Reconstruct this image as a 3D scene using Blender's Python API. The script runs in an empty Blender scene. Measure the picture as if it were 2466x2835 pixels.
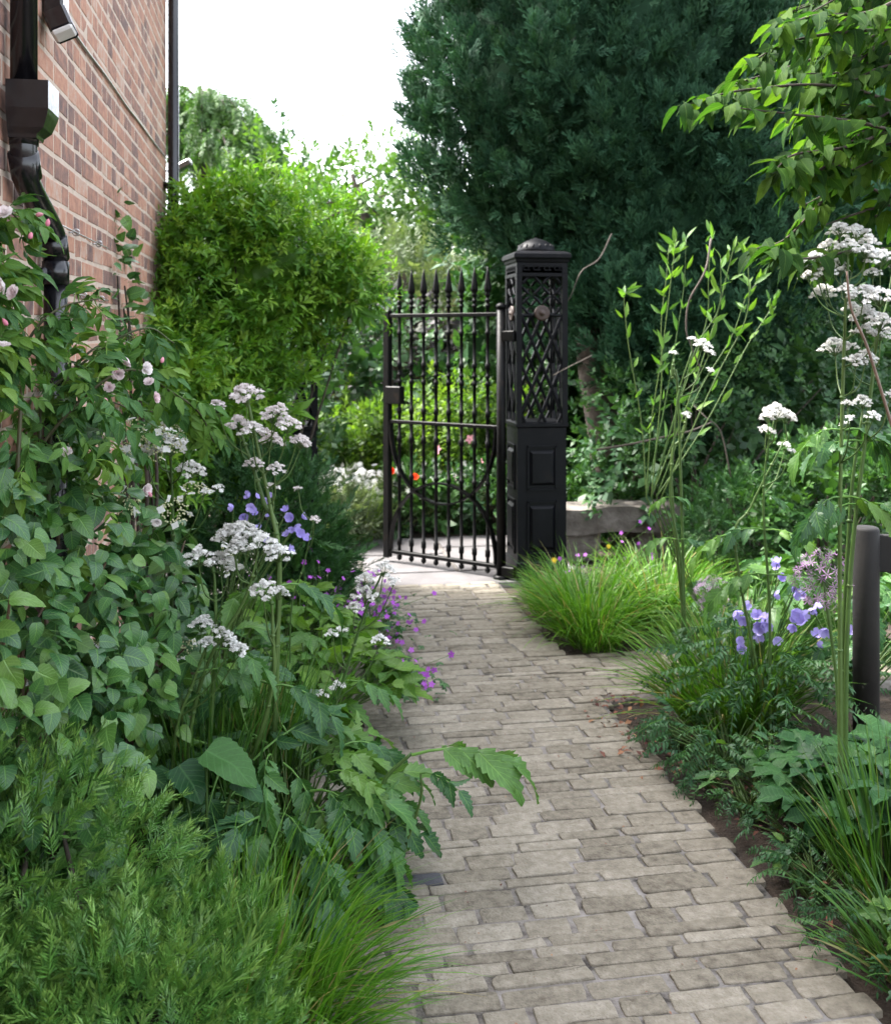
import bpy, math
import numpy as np
from mathutils import Matrix, Vector

R = np.random.default_rng(11)
rad = math.radians
scene = bpy.context.scene
COL = scene.collection

# ------------------------------------------------------------------ camera
YAW = rad(8.97)          # the view is turned to the right of the path's own direction
EYE = 1.6
FPX = 2840.0             # focal length in pixels of the 2466 px wide photograph
cam_d = bpy.data.cameras.new('camera')
cam = bpy.data.objects.new('camera', cam_d)
COL.objects.link(cam)
scene.camera = cam
cam.location = (0, 0, EYE)
cam.rotation_euler = (rad(90), 0, -YAW)
cam_d.sensor_fit = 'HORIZONTAL'
cam_d.sensor_width = 24.0
cam_d.lens = 24.0 * FPX / 2466.0
cam_d.shift_y = -487.5 / 2466.0
cam_d.clip_start = 0.05
cam_d.clip_end = 500
cam_d.dof.use_dof = True
cam_d.dof.focus_distance = 2.75
cam_d.dof.aperture_fstop = 4.0

# ------------------------------------------------------------------ light
SUN_EL, SUN_AZ = rad(54), rad(-60)      # azimuth measured from +Y (down the path) towards +X
world = bpy.data.worlds.new('World')
scene.world = world
world.use_nodes = True
wn, wl = world.node_tree.nodes, world.node_tree.links
wn.clear()
sky = wn.new('ShaderNodeTexSky')
sky.sky_type = 'NISHITA'
sky.sun_disc = False
sky.sun_elevation = SUN_EL
sky.sun_rotation = SUN_AZ
sky.air_density = 1.0
sky.dust_density = 4.0
sky.ozone_density = 1.0
hs = wn.new('ShaderNodeHueSaturation')
hs.inputs['Saturation'].default_value = 0.36
bg = wn.new('ShaderNodeBackground')
bg.inputs['Strength'].default_value = 0.15
wo = wn.new('ShaderNodeOutputWorld')
wl.new(sky.outputs[0], hs.inputs['Color'])
wl.new(hs.outputs[0], bg.inputs['Color'])
wl.new(bg.outputs[0], wo.inputs['Surface'])
sun_d = bpy.data.lights.new('sun', 'SUN')
sun_d.energy = 2.0
sun_d.angle = rad(12)
sun_d.color = (1.0, 0.96, 0.90)
sun = bpy.data.objects.new('sun', sun_d)
COL.objects.link(sun)
sdir = Vector((math.sin(SUN_AZ) * math.cos(SUN_EL), math.cos(SUN_AZ) * math.cos(SUN_EL), math.sin(SUN_EL)))
sun.rotation_euler = sdir.to_track_quat('Z', 'Y').to_euler()
sun.location = (4, 6, 12)
vs = scene.view_settings
vs.view_transform = 'Standard'
vs.look = 'None'
vs.exposure = 3.06
vs.gamma = 1.0
scene.cycles.use_denoising = True
scene.cycles.max_bounces = 5
scene.cycles.diffuse_bounces = 3
scene.cycles.transmission_bounces = 3
scene.cycles.transparent_max_bounces = 8

# ------------------------------------------------------------------ helpers
FWD = np.array([math.sin(YAW), math.cos(YAW), 0.0])
RGT = np.array([math.cos(YAW), -math.sin(YAW), 0.0])
UP = np.array([0.0, 0.0, 1.0])

def at(px, py, d):
    """world point that stands d metres in front of the eye in the direction of a pixel of the photograph"""
    return d * FWD + (px - 1233.0) / FPX * d * RGT + np.array([0, 0, EYE - (py - 930.0) / FPX * d])

def dsp(px, py, d):      # the same from coordinates of the 1792 px wide view
    return at(px * 1.3761, py * 1.3761, d)

def gnd(px, py):         # ground point under a pixel
    d = FPX * EYE / (py - 930.0)
    return at(px, py, d)

def project(p):
    p = np.atleast_2d(p)
    z = p @ FWD
    z = np.where(z < 0.05, 0.05, z)
    return 1233 + FPX * (p @ RGT) / z, 930 + FPX * (EYE - p[:, 2]) / z, z

def norm(v):
    v = np.asarray(v, float)
    n = np.linalg.norm(v, axis=-1, keepdims=True)
    return v / np.where(n < 1e-9, 1, n)

def frames(d, n):
    """(N,3,3) matrices whose columns are side, direction, normal"""
    d = norm(d)
    s = np.cross(d, n)
    bad = np.linalg.norm(s, axis=1) < 1e-4
    if bad.any():
        s[bad] = np.cross(d[bad], np.array([0.3, 0.9, 0.1]))
    s = norm(s)
    n = np.cross(s, d)
    return np.stack([s, d, n], axis=2)

class T:
    """a template: vertices, polygons, leaf coordinates"""
    def __init__(self, v, faces, luv=None):
        self.v = np.asarray(v, float).reshape(-1, 3)
        self.tot = np.array([len(f) for f in faces], np.int32)
        self.loops = np.array([i for f in faces for i in f], np.int32)
        self.luv = np.zeros((len(self.v), 3)) if luv is None else np.asarray(luv, float)
        self.meshes = {}
    def xf(self, M, t=(0, 0, 0)):
        o = T.__new__(T)
        o.v = self.v @ np.asarray(M).T + np.asarray(t)
        o.tot, o.loops, o.luv, o.meshes = self.tot, self.loops, self.luv, {}
        return o

def merge(ts):
    o = T.__new__(T)
    o.v = np.concatenate([t.v for t in ts])
    o.tot = np.concatenate([t.tot for t in ts])
    off, L = 0, []
    for t in ts:
        L.append(t.loops + off)
        off += len(t.v)
    o.loops = np.concatenate(L)
    o.luv = np.concatenate([t.luv for t in ts])
    o.meshes = {}
    return o

def rx(a): return np.array([[1, 0, 0], [0, math.cos(a), -math.sin(a)], [0, math.sin(a), math.cos(a)]])
def ry(a): return np.array([[math.cos(a), 0, math.sin(a)], [0, 1, 0], [-math.sin(a), 0, math.cos(a)]])
def rz(a): return np.array([[math.cos(a), -math.sin(a), 0], [math.sin(a), math.cos(a), 0], [0, 0, 1]])

class Geo:
    def __init__(self):
        self.V, self.L, self.Tt, self.A, self.U, self.Mi, self.n = [], [], [], [], [], [], 0
    def add(self, t, tint=0.0, mat=0):
        self.V.append(t.v); self.L.append(t.loops + self.n); self.Tt.append(t.tot)
        self.A.append(np.full(len(t.v), tint)); self.U.append(t.luv)
        self.Mi.append(np.full(len(t.tot), mat, np.int32)); self.n += len(t.v)
        return self
    def inst(self, t, M, P, S, tint=None, mat=0):
        N, k = len(P), len(t.v)
        if N == 0: return self
        S = np.asarray(S, float)
        S3 = S[:, None] if S.ndim == 1 else S
        v = np.einsum('nij,nkj->nki', M, t.v[None] * (S3[:, None, :])) + P[:, None, :]
        self.V.append(v.reshape(-1, 3))
        self.L.append((t.loops[None] + (np.arange(N) * k)[:, None]).reshape(-1) + self.n)
        self.Tt.append(np.tile(t.tot, N))
        tint = R.random(N) if tint is None else tint
        self.A.append(np.repeat(tint, k)); self.U.append(np.tile(t.luv, (N, 1)))
        self.Mi.append(np.full(N * len(t.tot), mat, np.int32)); self.n += N * k
        return self
    def mesh(self, name, mats, smooth=True, off=(0, 0, 0)):
        me = bpy.data.meshes.new(name)
        V = np.concatenate(self.V) - np.asarray(off); L = np.concatenate(self.L); Tt = np.concatenate(self.Tt)
        me.vertices.add(len(V)); me.loops.add(len(L)); me.polygons.add(len(Tt))
        me.vertices.foreach_set('co', V.astype(np.float32).ravel())
        me.loops.foreach_set('vertex_index', L.astype(np.int32))
        st = np.zeros(len(Tt), np.int32); st[1:] = np.cumsum(Tt)[:-1]
        me.polygons.foreach_set('loop_start', st)
        me.polygons.foreach_set('loop_total', Tt.astype(np.int32))
        me.polygons.foreach_set('material_index', np.concatenate(self.Mi).astype(np.int32))
        me.polygons.foreach_set('use_smooth', np.full(len(Tt), smooth))
        a = me.attributes.new('tint', 'FLOAT', 'POINT'); a.data.foreach_set('value', np.concatenate(self.A).astype(np.float32))
        u = me.attributes.new('luv', 'FLOAT_VECTOR', 'POINT'); u.data.foreach_set('vector', np.concatenate(self.U).astype(np.float32).ravel())
        for m in (mats if isinstance(mats, (list, tuple)) else [mats]): me.materials.append(m)
        me.update(calc_edges=True)
        return me
    def build(self, name, mats, parent=None, smooth=True):
        off = np.array(parent.location) if parent is not None else np.zeros(3)
        if parent is not None and parent.parent is not None: off = off + np.array(parent.parent.location)
        o = bpy.data.objects.new(name, self.mesh(name, mats, smooth, off))
        COL.objects.link(o)
        if parent is not None: o.parent = parent
        return o

def tag(o, label=None, cat=None, group=None, kind=None):
    if label: o['label'] = label
    if cat: o['category'] = cat
    if group: o['group'] = group
    if kind: o['kind'] = kind
    return o

def thing(name, label, cat, loc, group=None):
    o = bpy.data.objects.new(name, None)
    o.location = tuple(float(c) for c in loc)
    o.empty_display_size = 0.1
    COL.objects.link(o)
    return tag(o, label, cat, group)

def single(name, t, mats, M, P, S, parent, smooth=True):
    """one object that shares the mesh of template t"""
    key = mats.name if not isinstance(mats, (list, tuple)) else mats[0].name
    if key not in t.meshes:
        g = Geo(); g.add(t, 0.0)
        t.meshes[key] = g.mesh(name, mats, smooth)
    o = bpy.data.objects.new(name, t.meshes[key])
    S = np.broadcast_to(np.asarray(S, float), (3,))
    A = np.eye(4); A[:3, :3] = M * S[None, :]
    A[:3, 3] = np.asarray(P) - (np.array(parent.location) if parent is not None else 0)
    o.matrix_basis = Matrix(A.tolist())
    COL.objects.link(o)
    if parent is not None: o.parent = parent
    return o

# basic solids -------------------------------------------------------------
def box(c, s, M=None):
    c, h = np.asarray(c, float), np.asarray(s, float) / 2
    v = np.array([[x, y, z] for z in (-1, 1) for y in (-1, 1) for x in (-1, 1)], float) * h
    if M is not None: v = v @ np.asarray(M).T
    f = [(0, 2, 3, 1), (4, 5, 7, 6), (0, 1, 5, 4), (2, 6, 7, 3), (0, 4, 6, 2), (1, 3, 7, 5)]
    return T(v + c, f)

def bevel_box(c, s, b, M=None):
    """box with chamfered edges all round (26-face)"""
    h = np.asarray(s, float) / 2
    vs_, idx = [], {}
    for sx in (-1, 1):
        for sy in (-1, 1):
            for sz in (-1, 1):
                for ax in range(3):
                    p = np.array([sx, sy, sz]) * (h - b); p[ax] = (sx, sy, sz)[ax] * h[ax]
                    idx[(sx, sy, sz, ax)] = len(vs_); vs_.append(p)
    f = []
    for ax in range(3):
        o = [a for a in range(3) if a != ax]
        for s_ in (-1, 1):
            q = []
            for a, b_ in ((-1, -1), (1, -1), (1, 1), (-1, 1)):
                k = [0, 0, 0]; k[ax] = s_; k[o[0]] = a; k[o[1]] = b_
                q.append(idx[(*k, ax)])
            f.append(q)
        for a in (-1, 1):
            for b_ in (-1, 1):
                k0 = [0, 0, 0]; k0[o[0]] = a; k0[o[1]] = b_; k0[ax] = -1
                k1 = list(k0); k1[ax] = 1
                f.append([idx[(*k0, o[0])], idx[(*k1, o[0])], idx[(*k1, o[1])], idx[(*k0, o[1])]])
    for sx in (-1, 1):
        for sy in (-1, 1):
            for sz in (-1, 1):
                f.append([idx[(sx, sy, sz, a)] for a in range(3)])
    v = np.array(vs_)
    out = []
    for q in f:     # outward winding
        n = np.cross(v[q[1]] - v[q[0]], v[q[2]] - v[q[0]])
        out.append(q if n @ v[q].mean(0) > 0 else q[::-1])
    if M is not None: v = v @ np.asarray(M).T
    return T(v + np.asarray(c, float), out)

def tube(pts, radii, n=6, cap=True, flat=1.0):
    pts = np.asarray(pts, float); k = len(pts)
    radii = np.broadcast_to(np.asarray(radii, float), (k,))
    tan = np.gradient(pts, axis=0); tan = norm(tan)
    ref = np.array([0, 0, 1.0]) if abs(tan[:, 2]).mean() < 0.8 else np.array([1.0, 0.2, 0])
    s = norm(np.cross(tan, ref)); b = np.cross(s, tan)
    a = np.arange(n) / n * 2 * math.pi
    v = (pts[:, None, :] + radii[:, None, None] * (np.cos(a)[None, :, None] * s[:, None, :] + flat * np.sin(a)[None, :, None] * b[:, None, :])).reshape(-1, 3)
    f = [(i * n + j, i * n + (j + 1) % n, (i + 1) * n + (j + 1) % n, (i + 1) * n + j) for i in range(k - 1) for j in range(n)]
    if cap: f += [tuple(range(n))[::-1], tuple((k - 1) * n + j for j in range(n))]
    luv = np.zeros((len(v), 3)); luv[:, 1] = np.repeat(np.linspace(0, 1, k), n)
    return T(v, f, luv)

def lathe(profile, n=12, c=(0, 0, 0)):
    """profile: (radius, z) from bottom to top"""
    p = np.asarray(profile, float); k = len(p)
    a = np.arange(n) / n * 2 * math.pi
    v = np.stack([p[:, 0, None] * np.cos(a), p[:, 0, None] * np.sin(a), np.repeat(p[:, 1, None], n, 1)], 2).reshape(-1, 3) + np.asarray(c)
    f = [(i * n + j, i * n + (j + 1) % n, (i + 1) * n + (j + 1) % n, (i + 1) * n + j) for i in range(k - 1) for j in range(n)]
    f += [tuple(range(n))[::-1], tuple((k - 1) * n + j for j in range(n))]
    return T(v, f)

def square_loft(profile, c=(0, 0, 0)):
    p = np.asarray(profile, float); k = len(p)
    q = np.array([[-1, -1], [1, -1], [1, 1], [-1, 1]], float)
    v = np.stack([p[:, 0, None] * q[:, 0], p[:, 0, None] * q[:, 1], np.repeat(p[:, 1, None], 4, 1)], 2).reshape(-1, 3) + np.asarray(c)
    f = [(i * 4 + j, i * 4 + (j + 1) % 4, (i + 1) * 4 + (j + 1) % 4, (i + 1) * 4 + j) for i in range(k - 1) for j in range(4)]
    f += [(3, 2, 1, 0), tuple((k - 1) * 4 + j for j in range(4))]
    return T(v, f)

def bez(pts, n=10):
    """smooth curve through the given points"""
    p = np.asarray(pts, float)
    if len(p) == 2: return p[0] + (p[1] - p[0]) * np.linspace(0, 1, n)[:, None]
    q = np.vstack([2 * p[0] - p[1], p, 2 * p[-1] - p[-2]])
    out = []
    for i in range(1, len(q) - 2):
        t = np.linspace(0, 1, n, endpoint=False)[:, None]
        a, b, c, d = q[i - 1], q[i], q[i + 1], q[i + 2]
        out.append(0.5 * ((2 * b) + (c - a) * t + (2 * a - 5 * b + 4 * c - d) * t ** 2 + (3 * b - a - 3 * c + d) * t ** 3))
    return np.vstack(out + [p[-1:]])

# ------------------------------------------------------------------ materials
def new_mat(name):
    m = bpy.data.materials.new(name); m.use_nodes = True
    nt = m.node_tree; nt.nodes.clear()
    out = nt.nodes.new('ShaderNodeOutputMaterial')
    return m, nt.nodes, nt.links, out

def ramp(n, stops):
    r = n.new('ShaderNodeValToRGB')
    e = r.color_ramp.elements
    while len(e) < len(stops): e.new(0.5)
    for i, (p, c) in enumerate(stops):
        e[i].position = p; e[i].color = (*c, 1)
    return r

def leaf_mat(name, cols, rough=0.5, trans=0.35, veins=0.0, vein_col=None, spec=0.3, tip=0.0, tipcol=(.2, .26, .05), tcol=(1.25, 1.35, 0.55), nveins=7.0, straw=False):
    """foliage: one colour for each leaf from a ramp, a paler vein pattern, thin translucent blade"""
    m, n, l, out = new_mat(name)
    att = n.new('ShaderNodeAttribute'); att.attribute_name = 'tint'
    oi = n.new('ShaderNodeObjectInfo')
    ad = n.new('ShaderNodeMath'); ad.operation = 'ADD'
    fr = n.new('ShaderNodeMath'); fr.operation = 'FRACT'
    l.new(att.outputs['Fac'], ad.inputs[0]); l.new(oi.outputs['Random'], ad.inputs[1]); l.new(ad.outputs[0], fr.inputs[0])
    k = len(cols)
    stops = [(i / (k - 1) * (.93 if straw else 1), c) for i, c in enumerate(cols)]
    if straw: stops += [(.945, (.16, .15, .06)), (1.0, (.30, .24, .11))]
    r = ramp(n, stops)
    l.new(fr.outputs[0], r.inputs[0])
    col = r.outputs[0]
    tc = n.new('ShaderNodeTexCoord')
    nz = n.new('ShaderNodeTexNoise'); nz.inputs['Scale'].default_value = 23.0; nz.inputs['Detail'].default_value = 3.0
    l.new(tc.outputs['Object'], nz.inputs['Vector'])
    mr = n.new('ShaderNodeMapRange'); mr.inputs['To Min'].default_value = 0.72; mr.inputs['To Max'].default_value = 1.28
    l.new(nz.outputs[0], mr.inputs['Value'])
    mu = n.new('ShaderNodeMix'); mu.data_type = 'RGBA'; mu.blend_type = 'MULTIPLY'; mu.inputs['Factor'].default_value = 1.0
    cmb = n.new('ShaderNodeCombineColor')
    for i in range(3): l.new(mr.outputs[0], cmb.inputs[i])
    l.new(col, mu.inputs[6]); l.new(cmb.outputs[0], mu.inputs[7])
    col = mu.outputs[2]
    bump = None
    if tip > 0:      # young growth towards the end of each shoot is paler
        lt = n.new('ShaderNodeAttribute'); lt.attribute_name = 'luv'
        st = n.new('ShaderNodeSeparateXYZ'); l.new(lt.outputs['Vector'], st.inputs[0])
        pw = n.new('ShaderNodeMath'); pw.operation = 'POWER'; pw.inputs[1].default_value = 3.0; l.new(st.outputs[1], pw.inputs[0])
        pm = n.new('ShaderNodeMath'); pm.operation = 'MULTIPLY'; pm.inputs[1].default_value = tip; l.new(pw.outputs[0], pm.inputs[0])
        tx = n.new('ShaderNodeMix'); tx.data_type = 'RGBA'; tx.inputs[7].default_value = (*tipcol, 1)
        l.new(pm.outputs[0], tx.inputs['Factor']); l.new(col, tx.inputs[6]); col = tx.outputs[2]
    if veins > 0:
        la = n.new('ShaderNodeAttribute'); la.attribute_name = 'luv'
        sp = n.new('ShaderNodeSeparateXYZ'); l.new(la.outputs['Vector'], sp.inputs[0])
        ab = n.new('ShaderNodeMath'); ab.operation = 'ABSOLUTE'; l.new(sp.outputs[0], ab.inputs[0])
        # side veins: saw of v - 0.35|u|
        m1 = n.new('ShaderNodeMath'); m1.operation = 'MULTIPLY_ADD'; m1.inputs[1].default_value = -0.28
        l.new(ab.outputs[0], m1.inputs[0]); l.new(sp.outputs[1], m1.inputs[2])
        m2 = n.new('ShaderNodeMath'); m2.operation = 'MULTIPLY'; m2.inputs[1].default_value = nveins
        l.new(m1.outputs[0], m2.inputs[0])
        pp = n.new('ShaderNodeMath'); pp.operation = 'PINGPONG'; pp.inputs[1].default_value = 0.5
        l.new(m2.outputs[0], pp.inputs[0])
        sv = n.new('ShaderNodeMapRange'); sv.inputs['From Min'].default_value = 0.0; sv.inputs['From Max'].default_value = 0.14
        sv.inputs['To Min'].default_value = 0.6; sv.inputs['To Max'].default_value = 0.0
        l.new(pp.outputs[0], sv.inputs['Value'])
        mv = n.new('ShaderNodeMapRange'); mv.inputs['From Min'].default_value = 0.0; mv.inputs['From Max'].default_value = 0.1
        mv.inputs['To Min'].default_value = 1.0; mv.inputs['To Max'].default_value = 0.0
        l.new(ab.outputs[0], mv.inputs['Value'])
        mx = n.new('ShaderNodeMath'); mx.operation = 'MAXIMUM'
        l.new(sv.outputs[0], mx.inputs[0]); l.new(mv.outputs[0], mx.inputs[1])
        vf = n.new('ShaderNodeMath'); vf.operation = 'MULTIPLY'; vf.inputs[1].default_value = veins
        l.new(mx.outputs[0], vf.inputs[0])
        vm = n.new('ShaderNodeMix'); vm.data_type = 'RGBA'
        vc = vein_col or tuple(min(1, c * 1.9 + 0.02) for c in cols[-1])
        vm.inputs[7].default_value = (*vc, 1)
        l.new(vf.outputs[0], vm.inputs['Factor']); l.new(col, vm.inputs[6])
        col = vm.outputs[2]
        bump = n.new('ShaderNodeBump'); bump.inputs['Strength'].default_value = 0.35; bump.inputs['Distance'].default_value = 0.004; bump.invert = True
        l.new(mx.outputs[0], bump.inputs['Height'])
    p = n.new('ShaderNodeBsdfPrincipled')
    p.inputs['Roughness'].default_value = rough
    p.inputs['Specular IOR Level'].default_value = spec
    l.new(col, p.inputs['Base Color'])
    if bump: l.new(bump.outputs[0], p.inputs['Normal'])
    tr = n.new('ShaderNodeBsdfTranslucent')
    tm = n.new('ShaderNodeMix'); tm.data_type = 'RGBA'; tm.blend_type = 'MULTIPLY'; tm.inputs['Factor'].default_value = 1.0
    tm.inputs[7].default_value = (*tcol, 1); l.new(col, tm.inputs[6]); l.new(tm.outputs[2], tr.inputs['Color'])
    ms = n.new('ShaderNodeMixShader'); ms.inputs[0].default_value = trans
    l.new(p.outputs[0], ms.inputs[1]); l.new(tr.outputs[0], ms.inputs[2])
    l.new(ms.outputs[0], out.inputs['Surface'])
    return m

def solid_mat(name, stops, scale=8.0, rough=0.6, bump=0.2, metal=0.0, spec=0.5, detail=5.0, obj_var=0.0, bscale=None, dist=0.003, rough_var=0.0, world=False, stain=0.0):
    """mottled hard surface; stops = colour ramp over noise"""
    m, n, l, out = new_mat(name)
    tc = n.new('ShaderNodeTexCoord'); oi = n.new('ShaderNodeObjectInfo')
    vec = tc.outputs['Object']
    if obj_var:
        cx = n.new('ShaderNodeVectorMath'); cx.operation = 'MULTIPLY_ADD'
        cx.inputs[1].default_value = (1, 1, 1); l.new(vec, cx.inputs[0])
        sc = n.new('ShaderNodeVectorMath'); sc.operation = 'SCALE'; sc.inputs['Scale'].default_value = 1.0
        l.new(oi.outputs['Location'], sc.inputs[0]); l.new(sc.outputs[0], cx.inputs[2]); vec = cx.outputs[0]
    if world:
        ge = n.new('ShaderNodeNewGeometry'); vec = ge.outputs['Position']
    nz = n.new('ShaderNodeTexNoise'); nz.inputs['Scale'].default_value = scale; nz.inputs['Detail'].default_value = detail; nz.inputs['Roughness'].default_value = 0.62
    l.new(vec, nz.inputs['Vector'])
    fac = nz.outputs[0]
    if stain:        # broad dirt patches
        n3 = n.new('ShaderNodeTexNoise'); n3.inputs['Scale'].default_value = 3.2; n3.inputs['Detail'].default_value = 6.0; n3.inputs['Roughness'].default_value = 0.7
        l.new(vec, n3.inputs['Vector'])
        s3 = n.new('ShaderNodeMapRange'); s3.inputs['From Min'].default_value = 0.3; s3.inputs['From Max'].default_value = 0.7; s3.inputs['To Min'].default_value = -stain; s3.inputs['To Max'].default_value = stain
        l.new(n3.outputs[0], s3.inputs['Value'])
        a3 = n.new('ShaderNodeMath'); a3.operation = 'ADD'; l.new(fac, a3.inputs[0]); l.new(s3.outputs[0], a3.inputs[1]); fac = a3.outputs[0]
    if obj_var:
        rv = n.new('ShaderNodeMapRange'); rv.inputs['To Min'].default_value = -obj_var; rv.inputs['To Max'].default_value = obj_var
        at_ = n.new('ShaderNodeAttribute'); at_.attribute_name = 'tint'
        a0 = n.new('ShaderNodeMath'); a0.operation = 'ADD'; f0 = n.new('ShaderNodeMath'); f0.operation = 'FRACT'
        l.new(oi.outputs['Random'], a0.inputs[0]); l.new(at_.outputs['Fac'], a0.inputs[1]); l.new(a0.outputs[0], f0.inputs[0])
        l.new(f0.outputs[0], rv.inputs['Value'])
        ad = n.new('ShaderNodeMath'); ad.operation = 'ADD'; l.new(fac, ad.inputs[0]); l.new(rv.outputs[0], ad.inputs[1]); fac = ad.outputs[0]
    r = ramp(n, stops); l.new(fac, r.inputs[0])
    p = n.new('ShaderNodeBsdfPrincipled')
    p.inputs['Roughness'].default_value = rough; p.inputs['Metallic'].default_value = metal
    p.inputs['Specular IOR Level'].default_value = spec
    l.new(r.outputs[0], p.inputs['Base Color'])
    n2 = n.new('ShaderNodeTexNoise'); n2.inputs['Scale'].default_value = bscale or scale * 5; n2.inputs['Detail'].default_value = 6.0
    l.new(vec, n2.inputs['Vector'])
    b = n.new('ShaderNodeBump'); b.inputs['Strength'].default_value = bump; b.inputs['Distance'].default_value = dist
    l.new(n2.outputs[0], b.inputs['Height']); l.new(b.outputs[0], p.inputs['Normal'])
    if rough_var:
        rr = n.new('ShaderNodeMapRange'); rr.inputs['To Min'].default_value = rough - rough_var; rr.inputs['To Max'].default_value = rough + rough_var
        l.new(n2.outputs[0], rr.inputs['Value']); l.new(rr.outputs[0], p.inputs['Roughness'])
    l.new(p.outputs[0], out.inputs['Surface'])
    return m

def petal_mat(name, c0, c1, trans=0.3, rough=0.6):
    return leaf_mat(name, [c0, c1], rough=rough, trans=trans, spec=0.2, tcol=(1, 1, 1))
# ================================================================== ground, path, house, gate
M_SOIL = solid_mat('soil', [(0.3, (0.018, 0.012, 0.008)), (0.55, (0.045, 0.03, 0.02)), (0.8, (0.085, 0.06, 0.04))], scale=9, rough=0.95, bump=1.0, bscale=60, dist=0.02)
M_MORTAR_BED = solid_mat('path_mortar', [(0.34, (0.03, 0.025, 0.02)), (0.46, (0.14, 0.125, 0.11)), (0.75, (0.26, 0.24, 0.222))], scale=13, rough=0.95, bump=0.9, bscale=160, dist=0.004, world=True)
M_SETT = solid_mat('sandstone', [(0.15, (0.085, 0.073, 0.055)), (0.38, (0.155, 0.137, 0.106)), (0.58, (0.205, 0.183, 0.144)), (0.85, (0.28, 0.255, 0.21))], scale=38, rough=0.88, bump=0.9, bscale=130, dist=0.006, obj_var=0.15, spec=0.2, world=True, stain=0.07)
M_SLATE = solid_mat('dark_slate', [(0.3, (0.022, 0.022, 0.028)), (0.7, (0.06, 0.06, 0.072))], scale=12, rough=0.7, bump=0.4, bscale=70)
M_FLAG = solid_mat('flagstone', [(0.3, (0.075, 0.07, 0.07)), (0.5, (0.105, 0.098, 0.099)), (0.75, (0.14, 0.132, 0.132))], scale=4, rough=0.85, bump=0.3, bscale=60, obj_var=0.1)
M_BRICK = solid_mat('brick', [(0.12, (0.13, 0.09, 0.085)), (0.3, (0.22, 0.13, 0.105)), (0.48, (0.33, 0.175, 0.125)), (0.66, (0.41, 0.215, 0.145)), (0.88, (0.42, 0.31, 0.25))], scale=22, rough=0.9, bump=0.7, bscale=70, dist=0.004, obj_var=0.3, spec=0.25)
M_LIME = solid_mat('wall_mortar', [(0.3, (0.42, 0.33, 0.26)), (0.7, (0.54, 0.44, 0.36))], scale=20, rough=0.95, bump=0.7, bscale=120)
M_IRON = solid_mat('gate_iron', [(0.35, (0.0012, 0.0012, 0.0013)), (0.6, (0.0025, 0.0024, 0.0024)), (0.8, (0.016, 0.010, 0.006))], scale=14, rough=0.45, bump=0.35, bscale=120, dist=0.002, spec=0.12, rough_var=0.15)  # blacker than the paint itself: cypress shade is put into this colour
M_PIER = solid_mat('pier_iron', [(0.3, (0.0014, 0.0016, 0.0024)), (0.6, (0.003, 0.0034, 0.005)), (0.8, (0.011, 0.009, 0.008))], scale=10, rough=0.5, spec=0.14, bump=0.3, bscale=110, dist=0.002, rough_var=0.15)  # shade of the overhanging cypress is painted in by darkening the whole colour
M_PLASTIC = solid_mat('black_plastic', [(0.3, (0.004, 0.004, 0.005)), (0.7, (0.008, 0.008, 0.010))], scale=20, rough=0.22, bump=0.1, bscale=60, rough_var=0.1)
M_COPPER = solid_mat('rusty_boss', [(0.3, (0.022, 0.012, 0.009)), (0.7, (0.055, 0.032, 0.024))], scale=30, rough=0.6, bump=0.4)
M_GALV = solid_mat('steel_wire', [(0.3, (0.35, 0.34, 0.33)), (0.7, (0.55, 0.54, 0.52))], scale=30, rough=0.35, metal=0.9, bump=0.1)
M_LENS = solid_mat('milky_lens', [(0.3, (0.55, 0.54, 0.52)), (0.7, (0.65, 0.64, 0.62))], scale=10, rough=0.3, bump=0.05)
M_POST = solid_mat('brown_post', [(0.3, (0.005, 0.0045, 0.004)), (0.7, (0.012, 0.0105, 0.009))], scale=10, rough=0.75, bump=0.4, bscale=50)
M_ROCK = solid_mat('grey_stone', [(0.25, (0.05, 0.042, 0.034)), (0.5, (0.11, 0.095, 0.08)), (0.75, (0.19, 0.17, 0.15))], scale=7, rough=0.9, bump=0.9, bscale=30, dist=0.01)
M_ROOF = solid_mat('roof_tile', [(0.3, (0.06, 0.055, 0.06)), (0.7, (0.12, 0.11, 0.12))], scale=6, rough=0.8, bump=0.4)

# ground: one gently uneven sheet to the horizon, higher in the beds by a few centimetres
gx = np.unique(np.concatenate([np.linspace(-200, -6, 12), np.linspace(-6, 8, 57), np.linspace(8, 200, 12)]))
gy = np.unique(np.concatenate([np.linspace(-60, -2, 8), np.linspace(-2, 20, 89), np.linspace(20, 300, 14)]))
X, Y = np.meshgrid(gx, gy)
Z = -0.02 + 0.012 * np.sin(X * 5.1 + 1.3 * np.sin(Y * 3)) * np.cos(Y * 4.3)
bed = ((X < 0.05) | (X > 1.5)) & (Y < 6.3) & (Y > 0) & (np.abs(X) < 4) & ~((X > 1.2) & (Y > 4.0) & (Y < 5.3))
Z = np.where(bed, Z + 0.045 + 0.02 * np.sin(X * 9) * np.sin(Y * 7), Z)
ni, nj = X.shape
g = Geo(); g.add(T(np.stack([X, Y, Z], 2).reshape(-1, 3), [(i * nj + j, i * nj + j + 1, (i + 1) * nj + j + 1, (i + 1) * nj + j) for i in range(ni - 1) for j in range(nj - 1)]))
tag(g.build('ground', M_SOIL), 'dark bare soil under the plants of both beds', None, None, 'structure')

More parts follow.
